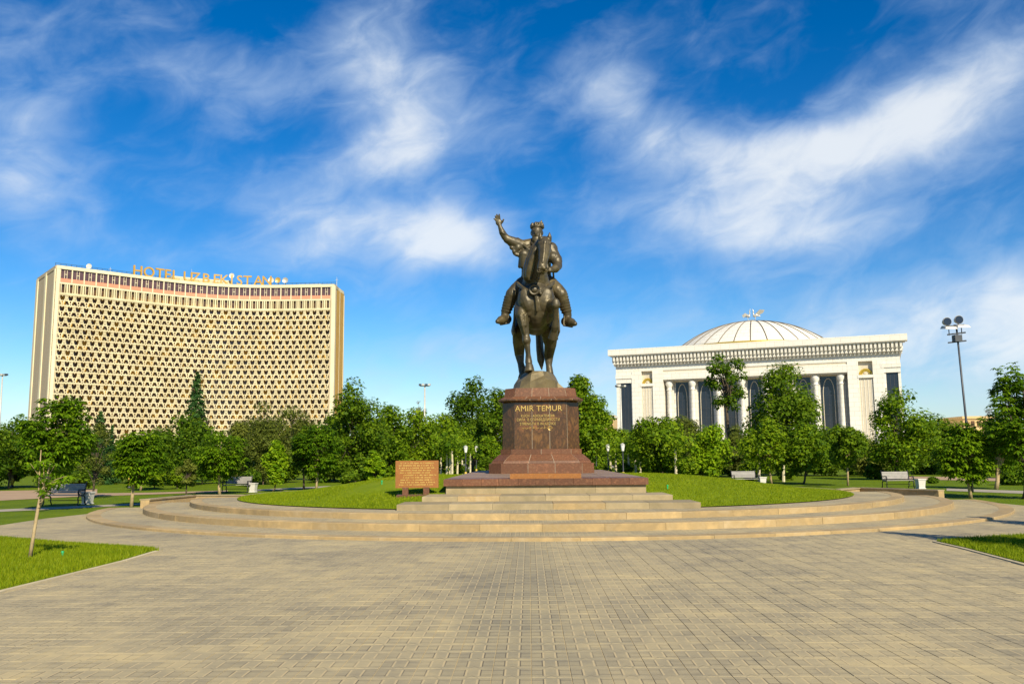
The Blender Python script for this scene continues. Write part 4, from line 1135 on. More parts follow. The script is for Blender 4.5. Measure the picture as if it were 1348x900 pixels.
for px, hh_, lab in ((255, 5.0, 'thin aerial mast above the roof house behind the sign'), (148, 2.2, 'short aerial mast on the hotel roof before the lettering'), (438.5, 3.2, 'white aerial mast at the corner of the hotel roof')):
    p, d = at_s(s_of_px(px)); nr = Vector((-d.y, d.x, 0)); q = p + nr * 3.5
    b = MB().tube([(0, 0, -.02), (0, 0, hh_)], [.12, .05], 6); b.tube([(-.5, 0, hh_ * .7), (.5, 0, hh_ * .7)], .05, 5)
    tag(b.build('aerial_mast', M_palepole, None, False, (q.x, q.y, HZ)), lab, 'aerial')

# ------------------------------------------------------------------ white domed palace
def jointed(name, c, bw_, bh_):
    m = bpy.data.materials.new(name); m.use_nodes = True
    N = NT(m.node_tree); p = N.n['Principled BSDF']
    t_c = N.node('ShaderNodeTexCoord'); s_ = N.node('ShaderNodeSeparateXYZ'); N.l.new(t_c.outputs['Object'], s_.inputs[0])
    br = N.node('ShaderNodeTexBrick'); N.l.new(N.comb(s_.outputs[0], s_.outputs[2], 0.0), br.inputs['Vector'])
    br.inputs['Scale'].default_value = 1.0; br.inputs['Brick Width'].default_value = bw_; br.inputs['Row Height'].default_value = bh_
    br.inputs['Mortar Size'].default_value = 0.035; br.inputs['Color1'].default_value = c + (1,); br.inputs['Color2'].default_value = tuple(x * .93 for x in c) + (1,)
    br.inputs['Mortar'].default_value = tuple(x * .62 for x in c) + (1,)
    st = N.noise(t_c.outputs['Object'], 0.35, 6, 0.6).outputs['Fac']
    col = N.mix(N.smooth(st, .5, .75, 0.0, .22), br.outputs['Color'], (0.45, 0.38, 0.27))
    N.l.new(col, p.inputs['Base Color']); p.inputs['Roughness'].default_value = .6
    return m
M_white = jointed('white_stone_slabs', (0.74, 0.70, 0.61), 2.2, 1.1)
pal = thing('domed_palace', 'white columned palace with ribbed dome and deep bracketed cornice', 'palace')
PZ = 30.0
PA = gp(800, 460.5, PZ); PB = gp(1194, 438.5, PZ); PA.z = PB.z = 0
pu = (PB - PA).normalized(); pn = Vector((-pu.y, pu.x, 0)); PW = (PB - PA).length       # pn points inwards
pang = math.atan2(pu.y, pu.x); pal.location = PA; pal.rotation_euler = (0, 0, pang)
FO = 2.0                                                       # cornice overhang: wall face at local y = FO
def pu_of(zx, yl=FO):
    P0 = PA + pn * yl; p = ph(780 + zx / 3.135, 470, P0, pn); return (p - PA).dot(pu)
def pz_of(zx, zy, yl=FO): return ph(780 + zx / 3.135, 390 + zy / 3.135, PA + pn * yl, pn).z
def pbox(name, x0, x1, y0, y1, z0, z1, m, parent=pal): return MB().box(x0, x1, y0, y1, z0, z1).build(name, m, parent)
ux0, ux1 = pu_of(95), pu_of(1268); PDp = 60.0
zd0 = pz_of(313, 268); zrt = pz_of(313, 343); zcor = pz_of(135, 358); zfr = pz_of(220, 318)
zab = pz_of(220, 360); zpt = pz_of(220, 382)
zt2 = PZ - 1.6
# cornice: fascia, corbel course, dentil brackets
pbox('fascia', 0, PW, 0, 3, zt2, PZ, M_white); pbox('roof_slab', 1.0, PW - 1.0, 2.9, PDp, zt2 - 1, PZ - .4, M_white)
pbox('corbel_course', .5, PW - .5, .5, 3, zt2 - .25, zt2 - .004, M_white)
nb = 76
sb_ = MB(); sb_.box(-.24, .24, .55, 2.1, -1.45, -.25); sb_.box(-.17, .17, .95, 2.1, -2.0, -1.45); sb_.box(-.32, .32, .75, 2.1, -2.35, -2.0); sb_.box(-.2, .2, 1.3, 2.1, -2.85, -2.35)
br_me = sb_.mesh('bracket', M_white)
for k in range(nb):
    x = 1.0 + (PW - 2.0) * (k + .5) / nb; link('bracket', br_me, pal, (x, 0, zt2))
pbox('bed_mould', ux0 - .4, ux1 + .4, FO - .35, 3, zd0 - .3, zd0 + .25, M_white)
pbox('cornice_backing', ux0 - .8, ux1 + .8, FO - .55, 3, zd0 + .26, zt2 - .26, M_white)
# frieze above the recess, end bays
u_gl0, u_gl1 = pu_of(113), pu_of(155); u_p1, u_p1b = pu_of(160), pu_of(197); u_n0, u_n1 = pu_of(199), pu_of(245)
u_r0 = pu_of(288); u_r1 = pu_of(1048); u_m0, u_m1 = pu_of(1094), pu_of(1153); u_gr0, u_gr1 = pu_of(1207), pu_of(1257)
pbox('frieze', ux0, ux1, FO, 6, zfr + .6, zd0 - .3, M_white)
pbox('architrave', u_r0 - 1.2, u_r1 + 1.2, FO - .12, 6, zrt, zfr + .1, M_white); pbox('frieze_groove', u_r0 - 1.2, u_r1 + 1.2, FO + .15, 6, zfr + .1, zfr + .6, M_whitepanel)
for (a, b__) in ((ux0, u_n0), (u_n1, u_r0 - .004), (u_r1 + .004, u_m0), (u_m1, ux1)):
    pass
pbox('corner_head', ux0, u_p1, FO - .004, 5, zcor, zfr + .596, M_white); pbox('corner_head', pu_of(1200), ux1, FO - .004, 5, zcor, zfr + .596, M_white)
pbox('corner_band', ux0 - .1, u_p1, FO - .2, 5, zcor + 1.2, zcor + 2.2, M_white); pbox('corner_band', pu_of(1185), ux1 + .1, FO - .2, 5, zcor + 1.2, zcor + 2.2, M_white)
pbox('pilaster', u_p1, u_n0, FO - .15, 6, 0, zfr + .59, M_white); pbox('pilaster', u_n1, u_r0, FO - .15, 6, 0, zfr + .59, M_white)
pbox('pilaster', u_r1, u_m0, FO - .15, 6, 0, zfr + .59, M_white); pbox('pilaster', u_m1, pu_of(1200), FO - .15, 6, 0, zfr + .59, M_white)
for (a, b__) in ((u_n0, u_n1), (u_m0, u_m1)):
    w = b__ - a
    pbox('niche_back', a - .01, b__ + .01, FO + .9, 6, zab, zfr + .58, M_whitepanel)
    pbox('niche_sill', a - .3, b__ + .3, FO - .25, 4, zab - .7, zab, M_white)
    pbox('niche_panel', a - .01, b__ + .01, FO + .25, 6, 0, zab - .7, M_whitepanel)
    b = MB(); cx_ = (a + b__) / 2; hgt = zfr - zab; rad = min(w * .42, hgt * .8)
    for rr_, nm_ in ((rad, .16), (rad * .72, .12)):
        b.tube([(cx_ + rr_ * math.cos(t), FO + .8, zab + .05 + rr_ * math.sin(t)) for t in np.linspace(0.03, math.pi - .03, 14)], nm_ * 1.5, 6)
    b.build('gilded_arch', M_gilding, pal)
    bb = MB().ell((cx_, FO + .9, zab + .4 * rad), (rad * .42, .2, rad * .38)); bb.build('relief', M_whitepanel, pal)
    for i in range(4):          # studded lattice panel
        pbox('panel_rib', a + w * (i + .5) / 4 - .06, a + w * (i + .5) / 4 + .06, FO + .18, FO + .26, 0, zab - .75, M_white)
# recess
pbox('recess_back', u_r0 - .01, u_r1 + .01, FO + 3.2, 8, 0, zrt + .01, M_white)
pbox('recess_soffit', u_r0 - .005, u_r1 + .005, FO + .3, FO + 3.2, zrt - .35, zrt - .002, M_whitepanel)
colx = [313, 408, 512, 612, 710, 812, 915, 1020]
zct = zrt - .36
for zx in colx:
    x = pu_of(zx, FO + 1.3)
    c = link('column', None, pal, (x, FO + 1.4, 0)); 
    MB().lathe([(.78, 0), (.78, 1.0), (.62, 1.2), (.66, 8), (.58, zct - 2.6), (.62, zct - 2.5)], 16).build('shaft', M_white, c, True)
    MB().lathe([(.62, zct - 2.5), (.80, zct - 2.3), (.56, zct - 2.1), (.62, zct - 1.6), (.98, zct - .9), (1.0, zct - .3), (.9, zct)], 16).build('capital', M_white, c, True)
    pbox('pier', x - .95, x + .95, FO + 2.5, FO + 3.3, 0, zrt - .01, M_white)
winx = [(340, 392), (432, 492), (535, 590), (636, 690), (736, 790), (836, 893), (935, 1000)]
zwt = pz_of(365, 355, FO + 3.1)
def arch_pts(x0, x1, zt_, zs_, y, n=8):
    out = [(x0, y, .3)]; c = (x0 + x1) / 2
    for i in range(n + 1):
        t = i / n; out.append((x0 + (c - x0) * (1 - math.cos(t * math.pi / 2)) if False else x0 + (c - x0) * (t ** 1.7), y, zs_ + (zt_ - zs_) * math.sin(t * math.pi / 2)))
    for i in range(n, -1, -1):
        p = out[1 + i]; out.append((2 * c - p[0], y, p[2]))
    out.append((x1, y, .3)); return out
for a, b__ in winx:
    x0, x1 = pu_of(a, FO + 3.1), pu_of(b__, FO + 3.1)
    w = pbox('window', x0, x1, FO + 3.05, FO + 3.5, .5, zwt, M_glass)
    f = MB(); w_ = x1 - x0
    f.tube(arch_pts(x0 + .14 * w_, x1 - .14 * w_, zwt - .5, zwt - 4.2, FO + 3.0), .09, 5)
    f.build('frame', M_whitepanel, w)
    g2 = MB(); g2.box((x0 + x1) / 2 - .04, (x0 + x1) / 2 + .04, FO + 3.0, FO + 3.05, .5, zwt - 1.2)
    for k in range(1, 9): g2.box(x0, x1, FO + 3.01, FO + 3.05, zwt * k / 9 - .03, zwt * k / 9 + .03)
    g2.build('glazing_bar', M_pole, w)
    pbox('window_sill', x0 - .3, x1 + .3, FO + 2.6, FO + 3.4, 0, .5, M_white)
for a, b__ in ((u_gl0, u_gl1), (u_gr0, u_gr1)):
    w = pbox('window', a, b__, FO + .5, 5, .5, zcor + .01, M_glass)
    f = MB()
    for k in (0.33, .66): f.box(a + (b__ - a) * k - .05, a + (b__ - a) * k + .05, FO + .44, FO + .5, .5, zcor)
    f.build('frame', M_pole, w)
pbox('corner_pier', ux0, u_gl0 - .004, FO + .25, 5, 0, zcor - .003, M_white); pbox('corner_pier', u_gr1 + .004, ux1, FO + .25, 5, 0, zcor - .003, M_white)
pbox('inner_pier', u_gl1 + .004, u_p1 + .01, FO + .3, 5, 0, zcor - .003, M_white); pbox('inner_pier', pu_of(1199), u_gr0 - .004, FO + .3, 5, 0, zcor - .003, M_white)
pbox('body', ux0 + .5, ux1 - .5, 7.5, PDp - 2, 0, zt2 - 1.01, M_white)
# dome
DC = (PA + PB) / 2 + pn * 32; DYw = DC.y
dcx = vp(990, 430, DYw).x; DC.x = dcx
Rb = 22.0; zap = vp(990, 424, DYw).z; zring = vp(990, 448, DYw - Rb).z; rise = zap - zring
Rsph = (Rb * Rb + rise * rise) / (2 * rise)
lx, ly = (DC - PA).dot(pu), (DC - PA).dot(pn)
def dome_z(rr_): return zap - Rsph + math.sqrt(Rsph ** 2 - rr_ ** 2)
prof = [(Rb * k / 14, dome_z(Rb * k / 14)) for k in range(14, 0, -1)]
MB().lathe([(Rb, zring - .4)] + prof + [(.6, dome_z(.6))], 72, lx, ly).build('dome', M_white, pal, True)
MB().lathe([(Rb + .1, PZ - 2), (Rb + .1, zring - .5)], 72, lx, ly).build('drum', M_white, pal, True)
MB().lathe([(Rb + .2, zring - .75), (Rb + .55, zring - .6), (Rb + .55, zring + .05), (Rb + .1, zring + .15)], 72, lx, ly).build('gilded_ring', M_gilding, pal, True)
for k in range(32):
    a = 2 * math.pi * (k + .5) / 32
    MB().tube([(lx + rr_ * math.cos(a), ly + rr_ * math.sin(a), dome_z(rr_) + .05) for rr_ in np.linspace(1.2, Rb, 14)], .14, 5).build('rib', M_seam, pal)
MB().lathe([(1.3, zap - .1), (1.5, zap + .1), (1.1, zap + .45), (.6, zap + .5)], 16, lx, ly).build('finial_base', M_gilding, pal)
# storks
sk = thing('stork_sculpture', 'pair of silver storks spreading wings on top of the dome', 'sculpture', (DC.x, DC.y, zap + .45), pang)
for s_, k in ((-1, 1.0), (1, 1.05)):
    b = SB()
    b.chain([(V3((s_ * .7, 0, 1.3)), .35), (V3((s_ * 1.3, .1, 1.5)), .42), (V3((s_ * 2.0, .1, 1.3)), .2), (V3((s_ * 2.5, .1, 1.05)), .06)], 8)
    b.chain([(V3((s_ * .7, 0, 1.4)), .24), (V3((s_ * .45, 0, 2.1)), .16), (V3((s_ * .55, 0, 2.7)), .17), (V3((s_ * .25, 0, 3.5)), .05)], 8)
    for q in (-.15, .2): b.chain([(V3((s_ * 1.1, q, 1.2)), .11), (V3((s_ * 1.0, q, .0)), .08)], 6)
    sculpt(b, 'stork', M_stork, sk, .09, 1)
w = MB(); w.add([(.9, -.2, 1.6), (2.3, -.5, 2.9), (3.7, -.6, 2.7), (3.3, -.4, 2.0), (1.9, -.1, 1.35), (.9, -.05, 1.7), (2.3, -.35, 3.0), (3.7, -.45, 2.8), (3.3, -.25, 2.1), (1.9, .05, 1.45)],
    [(0, 1, 2, 3, 4), (9, 8, 7, 6, 5)] + [(i, (i + 1) % 5 + 0, (i + 1) % 5 + 5, i + 5)[::-1] for i in range(5)]); w.build('wing', M_stork, sk)
w = MB(); w.add([(-.9, -.2, 1.7), (-1.8, -.4, 2.2), (-2.6, -.4, 1.6), (-2.3, -.3, .9), (-.9, 0, 1.8), (-1.8, -.2, 2.3), (-2.6, -.2, 1.7), (-2.3, -.1, 1.0)],
    [(3, 2, 1, 0), (4, 5, 6, 7)] + [(i, (i + 1) % 4, (i + 1) % 4 + 4, i + 4) for i in range(4)]); w.build('wing', M_stork, sk)

# ------------------------------------------------------------------ far buildings
def block(name, label, px0, px1, ytop, Y, depth, m, rows, cols, rz=0.0):
    a, b_ = vp(px0, ytop, Y), vp(px1, ytop, Y); H = (a.z + b_.z) / 2; w = b_.x - a.x
    t = thing(name, label, 'building', ((a.x + b_.x) / 2, Y, 0), rz)
    MB().box(-w / 2, w / 2, 0, depth, 0, H).build('wall', m, t)
    MB().box(-w / 2 - .4, w / 2 + .4, -.4, depth + .4, H, H + .7).build('roof', m, t)
    wm = MB().box(-w / cols * .28, w / cols * .28, -.15, .1, 0, H / rows * .5).mesh('window', M_hglass)
    for i in range(cols):
        for j in range(rows): link('window', wm, t, (-w / 2 + w * (i + .5) / cols, 0, H * (j + .3) / rows))
    return t
block('apartment_building', 'tan apartment block rising behind the trees beside the granite pedestal', 783, 808, 549, 330, 15, M_apart, 7, 5, R(-12))
block('flat_roofed_building', 'low tan flat-roofed building beyond the trees near the floodlight mast', 1268, 1308, 551, 240, 14, M_apart, 4, 5)
block('green_roofed_building', 'low building with a dull green top between the domed palace and the park', 1206, 1232, 557, 260, 12, mat('green_roof', (0.06, 0.22, 0.14), rough=.7), 4, 4)
block('brick_kiosk', 'low red brick building glimpsed through trunks between the two park lamps', 622, 646, 603, 118, 6, mat('red_brick', (0.40, 0.16, 0.08), (0.33, 0.13, 0.07), scale=6), 1, 3)

# ------------------------------------------------------------------ trees
LM = {'chestnut': leaf_mat('chestnut_leaf', (0.0358, 0.0883, 0.0042), (0.0965, 0.1903, 0.0055), (0.1930, 0.3033, 0.0082)),
      'bright': leaf_mat('young_maple_leaf', (0.0800, 0.1723, 0.0042), (0.1792, 0.3060, 0.0055), (0.2964, 0.4136, 0.0111), .42),
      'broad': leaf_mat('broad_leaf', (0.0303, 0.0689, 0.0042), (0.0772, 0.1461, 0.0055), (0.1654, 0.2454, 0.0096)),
      'olive': leaf_mat('olive_needle', (0.0524, 0.0716, 0.0111), (0.1076, 0.1323, 0.0165), (0.1723, 0.1903, 0.0249), .2),
      'dark': leaf_mat('dark_needle', (0.0138, 0.0441, 0.0138), (0.0276, 0.0800, 0.0193), (0.0524, 0.1172, 0.0220), .15),
      'mid': leaf_mat('mid_green_leaf', (0.0524, 0.1130, 0.0042), (0.1268, 0.2179, 0.0055), (0.2413, 0.3309, 0.0096)),
      'bare': leaf_mat('thin_brown_twig', (0.1379, 0.0965, 0.0689), (0.1930, 0.1379, 0.0965), (0.2481, 0.1792, 0.1241), .1)}
def leaves(P, N_, size, aspect, rg):
    """P (n,3) positions, N_ (n,3) normals -> quads"""
    n = len(P)
    N_ = N_ / (np.linalg.norm(N_, axis=1, keepdims=True) + 1e-9)
    T = rg.normal(size=(n, 3)); T -= N_ * (T * N_).sum(1, keepdims=True); T /= (np.linalg.norm(T, axis=1, keepdims=True) + 1e-9)
    B = np.cross(N_, T); s = size * np.clip(rg.lognormal(-.08, .38, (n, 1)), .4, 2.0)
    V = np.zeros((n, 4, 3))
    V[:, 0] = P - T * s * .5; V[:, 1] = P + B * s * aspect * .5 - N_ * s * .08; V[:, 2] = P + T * s * .5; V[:, 3] = P - B * s * aspect * .5 - N_ * s * .08
    return V
def fans(P, D, size, rg, k=6):
    """drooping palmate leaves: k leaflets from each point, around direction D"""
    out = []; n = len(P); up = np.array([0, 0, 1.0])
    D = D / (np.linalg.norm(D, axis=1, keepdims=True) + 1e-9)
    side = np.cross(D, up); side /= (np.linalg.norm(side, axis=1, keepdims=True) + 1e-9)
    s = size * rg.uniform(.7, 1.3, (n, 1))
    for i in range(k):
        a = (i / (k - 1) - .5) * math.radians(200)
        L = (1 - .35 * abs(i / (k - 1) - .5) * 2)
        d = D * math.cos(a) + side * math.sin(a) - up * rg.uniform(.25, .75, (n, 1)); d /= np.linalg.norm(d, axis=1, keepdims=True)
        w = np.cross(d, up); w /= (np.linalg.norm(w, axis=1, keepdims=True) + 1e-9)
        V = np.zeros((n, 4, 3)); V[:, 0] = P; V[:, 1] = P + d * s * .62 * L + w * s * .17; V[:, 2] = P + d * s * L - up * s * .1; V[:, 3] = P + d * s * .62 * L - w * s * .17
        out.append(V)
    return np.concatenate(out)
def tree(label, px, Y, top, bot, halfw, kind, shape='round', dens=1.0, trunk=None, name=None, group=None, lean=0.0, base=None, leaf=None, cat='tree', trunkmat=None, seed=None, x_world=None, height=None, radius=None, zbot=None, trad=None):
    rg = np.random.default_rng(seed if seed is not None else int(px * 13 + Y * 7 + top))
    if x_world is None:
        bx = vp(base if base is not None else px, 600, Y).x; x_off = vp(px, 600, Y).x - bx
        H = vp(px, top, Y).z; zb_ = max(0.05, vp(px, bot, Y).z); rad = halfw * Y / FPX
    else: bx, x_off, H, zb_, rad = x_world, 0.0, height, zbot, radius
    t = thing(name or {'dark': 'conifer', 'olive': 'pine_tree'}.get(kind, 'broadleaf_tree'), label, cat, (bx, Y, -0.03), 0.0, group)
    hc = H - zb_; cz = zb_ + hc / 2; px1 = Y / FPX
    sz = leaf or max(.13, 3.6 * px1)
    tm = trunkmat or M_bark
    trk = MB(); tr = trad or max(.05, H * .016)
    if shape == 'cone':
        trk.tube([(0, 0, 0), (x_off * .5, 0, H * .5), (x_off, 0, H * .97)], [tr, tr * .7, tr * .1], 7)
        nb_ = int(64 * dens); P = []; Nn = []
        for i in range(nb_):
            f = (i + rg.random()) / nb_; z = zb_ + hc * (f ** 1.0) * .99
            rr_ = rad * ((1 - f) ** .85 * rg.uniform(.7, 1.08) + .03); a = i * 2.399 + rg.normal(0, .3)
            m = int(max(16, 120 * rr_ / rad * dens)); q = rg.random(m) ** .55
            wob = rg.normal(0, 1, (m, 3)) * np.array([.10, .10, .07]) * rad * (0.4 + .6 * (1 - f))
            p = np.stack([np.cos(a) * q * rr_ + x_off * f, np.sin(a) * q * rr_, z + (-.32 * q ** 1.4 + .06) * rr_ + 0 * q], 1) + wob
            P.append(p); Nn.append(np.stack([np.cos(a) * .6 + rg.normal(0, .4, m), np.sin(a) * .6 + rg.normal(0, .4, m), .7 + rg.normal(0, .3, m)], 1))
            if i % 2 == 0: trk.tube([(x_off * f, 0, z), (np.cos(a) * rr_ * .8 + x_off * f, np.sin(a) * rr_ * .8, z - .15 * rr_)], [tr * .25, tr * .08], 4, False)
        V = leaves(np.concatenate(P), np.concatenate(Nn), sz, .34, rg)
    else:
        nc = int({'round': 46, 'ball': 60, 'tall': 56, 'loose': 26, 'bush': 44, 'sparse': 16}[shape] * (0.8 + .2 * dens))
        # clump centres spread through an uneven envelope
        cen = []; lob = rg.uniform(.78, 1.12, 7); ph0 = rg.uniform(0, 6.28)
        while len(cen) < nc:
            u = rg.uniform(-1, 1, 3); l = np.linalg.norm(u)
            if l > 1 or l < (.35 if shape != 'loose' else .1): continue
            a = math.atan2(u[1], u[0]); k = lob[int((a + math.pi + ph0) / (2 * math.pi) * 7) % 7]
            if shape == 'ball': k = 1.0
            z = u[2]
            if shape == 'tall': w_ = (1 - .62 * max(0, z) ** 1.3 - .25 * max(0, -z))
            elif shape == 'bush': w_ = 1 - .5 * max(0, z) ** 1.5 + .05 * max(0, -z)
            elif shape == 'round': w_ = 1 - .22 * max(0, z)
            else: w_ = 1
            cen.append((u[0] * rad * .80 * k * w_ + x_off, u[1] * rad * .80 * k * w_, cz + z * hc * .46 * (1 if shape == 'ball' else rg.uniform(.85, 1.06))))
        cen = np.array(cen)
        cr_ = rad * {'round': .33, 'ball': .27, 'tall': .31, 'loose': .26, 'bush': .33, 'sparse': .26}[shape]
        fork = zb_ + hc * (.28 if shape != 'bush' else .2)
        wob = rg.normal(0, .03, 2) * H
        trk.tube([(0, 0, 0), (x_off * .35 + wob[0] * .3, wob[1] * .3, zb_ * .6), (x_off * .8 + wob[0] * .5, 0, fork), (x_off, 0, cz + hc * .25)], [tr, tr * .82, tr * .62, tr * .18], 8)
        for c in cen[:: max(1, len(cen) // 22)]:
            s0 = np.array([x_off * .7, 0, zb_ + (fork - zb_) * rg.uniform(.1, 1.3)]); mid_ = (s0 + c) / 2 + np.array([0, 0, .06 * hc])
            trk.tube([tuple(s0), tuple(mid_), tuple(c)], [tr * .42, tr * .26, tr * .07], 5, False)
        if kind == 'chestnut' and leaf is None and px1 < .05:
            P = []; D = []
            for c in cen:
                m = int(26 * dens); d = rg.normal(size=(m, 3)); d /= np.linalg.norm(d, axis=1, keepdims=True)
                P.append(c + d * cr_ * rg.uniform(.45, 1.05, (m, 1)) * np.array([1, 1, .75])); D.append(d * np.array([1, 1, .3]) + np.array([c[0] - x_off, c[1], 0]) / rad * .7)
            V = fans(np.concatenate(P), np.concatenate(D), max(.24, 6.0 * px1), rg, 5)
        else:
            P = []; Nn = []
            per = int(({'olive': 170, 'dark': 150}.get(kind, 125)) * dens * (1.0 if shape != 'loose' else .8))
            if kind == 'bare': per = 26
            for c in cen:
                d = rg.normal(size=(per, 3)); d /= np.linalg.norm(d, axis=1, keepdims=True)
                rr_ = (.35 + .75 * rg.random((per, 1)) ** .6)
                P.append(c + d * rr_ * cr_ * np.array([1, 1, .8])); Nn.append(d * .9 + rg.normal(0, .38, (per, 3)) + np.array([0, 0, .75]))
            V = leaves(np.concatenate(P), np.concatenate(Nn), sz, {'olive': .3, 'dark': .32, 'bare': .12}.get(kind, .62), rg)
    trk.build('trunk', tm, t, True)
    nV = len(V); me = np_mesh('crown', V.reshape(-1, 3), np.arange(nV * 4).reshape(nV, 4), LM[kind])
    link('crown', me, t)
    return t
def yb(px, py): return gp(px, py).y

# -- trees in front with their feet in view
# leaning sapling, built with its own stem and large leaves
sp0 = gp(39, 737.5); sY = sp0.y
sap = thing('sapling', 'thin leaning sapling with a few bright leaves on the corner lawn', 'tree', (sp0.x, sY, 0.02))
def sl_pt(px, py, dy=0.0): p = vp(px, py, sY + dy); return Vector((p.x - sp0.x, dy, p.z - .02))
MB().tube([(0, 0, 0), sl_pt(44, 705), sl_pt(49, 675), sl_pt(53.5, 652), sl_pt(58, 640), sl_pt(63, 622), sl_pt(66, 610)], [.036, .031, .029, .030, .022, .015, .008], 9).build('trunk', M_palebark, sap, True)
MB().tube([sl_pt(51, 664, .05), sl_pt(51, 640, .05), sl_pt(54, 592, .05)], [.011, .011, .009], 6).build('stake', M_palebark, sap)
tb = MB()
for z in (655, 662): tb.tube([sl_pt(51.2, z, .05), sl_pt(52.5, z + .5, -.06), sl_pt(54, z, .03)], .012, 5)
tb.build('tie', M_iron, sap)
rg = np.random.default_rng(21); P = []; D = []; brn = MB()
for (cx_, cy_, nn_, sp_) in [(48, 618, 9, 7), (40, 610, 7, 6), (57, 606, 8, 6), (70, 632, 9, 6), (62, 640, 8, 6), (80, 634, 6, 5), (72, 612, 6, 6), (58, 646, 6, 5), (88, 626, 3, 4)]:
    c0 = sl_pt(cx_, cy_, rg.normal(0, .12)); brn.tube([sl_pt(58, 640), (sl_pt(58, 640) + c0) / 2 + Vector((0, 0, .03)), c0], [.007, .005, .003], 5)
    for _ in range(nn_):
        q = sl_pt(cx_ + rg.normal(0, sp_), cy_ + rg.normal(0, sp_ * .6), rg.normal(0, .15)); P.append(q); D.append((rg.normal(), rg.normal(), .1))
brn.build('branches', M_palebark, sap)
Vf = fans(np.array([tuple(p) for p in P]), np.array(D), .15, rg, 5)
link('crown', np_mesh('crown', Vf.reshape(-1, 3), np.arange(len(Vf) * 4).reshape(-1, 4), LM['bright']), sap)

T = tree
T('chestnut with broad glossy crown behind the leaning sapling', 74, yb(53, 672), 512, 622, 50, 'chestnut', 'round', 1.3, base=53, trunkmat=M_palebark, trad=.075)
T('small olive pine with a thin trunk behind the first bench', 126, yb(123, 655), 548, 642, 26, 'olive', 'loose', .9, base=123)
T('young chestnut beside the end of the low stone wall', 183, yb(175, 666), 563, 634, 32, 'chestnut', 'round', .95, base=176, trunkmat=M_palebark, trad=.08)
T('young chestnut with yellow-banded post behind it', 196, yb(186, 645), 568, 628, 27, 'chestnut', 'round', .9, base=187, trunkmat=M_palebark, trad=.08)
T('little olive pine with dark trunk beside the second bench', 247, yb(248, 652), 603, 640, 17, 'olive', 'loose', .9)
T('compact chestnut in front of the pointed spruce', 291, yb(289, 650), 560, 634, 36, 'chestnut', 'round', 1.1, trunkmat=M_palebark, trad=.09)
T('bright young maple in front of the tall olive pine', 365, yb(360, 646), 577, 640, 19, 'bright', 'tall', 1.0, base=360, trad=.05)
T('bright chestnut with forked pale trunk near the lawn mound', 419, yb(417, 645), 556, 628, 32, 'chestnut', 'round', 1.1, base=417, trunkmat=M_palebark, trad=.09)
T('dark slim broadleaf tree beside the forked pale trunk', 401, 53.0, 560, 625, 18, 'broad', 'round', .9, base=401, trad=.07)
T('small bright maple bush near the granite plaque', 494, 57.0, 591, 638, 16, 'bright', 'bush', 1.0)
T('slender maple with thin pale trunk beside the third bench', 1012, yb(1014, 636), 550, 624, 37, 'mid', 'round', 1.0, base=1014, trunkmat=M_palebark, trad=.08)
T('clipped ball-headed tree with slim trunk', 1114, yb(1114, 638.5), 557, 610, 31, 'broad', 'ball', 1.15, trunkmat=M_palebark, trad=.07)
T('large spreading maple behind the last bench', 1184, yb(1172, 631), 510, 628, 50, 'mid', 'round', 1.6, base=1172, trad=.14)
T('chestnut with slim pale trunk in front of the floodlight mast', 1268, yb(1274, 655), 553, 630, 43, 'chestnut', 'round', 1.25, base=1274, trunkmat=M_palebark, trad=.08)
T('big dense chestnut with drooping leaves at the park edge by the mast', 1354, 36.0, 472, 640, 60, 'chestnut', 'round', 1.5, base=1346, trad=.16)
T('broad dark chestnut with pale trunk behind the drooping one', 1318, yb(1308, 643), 525, 625, 36, 'chestnut', 'round', 1.2, base=1308, trunkmat=M_palebark, trad=.12)
T('low bright maple tree with rounded crown beside the slender maple', 1062, yb(1060, 636), 554, 628, 36, 'mid', 'bush', 1.3, base=1056, trad=.08)
T('bright young linden with pale flowers on the lawn edge', 936, yb(930, 633), 555, 630, 33, 'bright', 'bush', 1.15, base=928, trad=.07)
T('spreading maple with tilted branches beside the lawn mound', 866, yb(870, 632), 540, 626, 43, 'mid', 'round', 1.5, base=878, trad=.10)
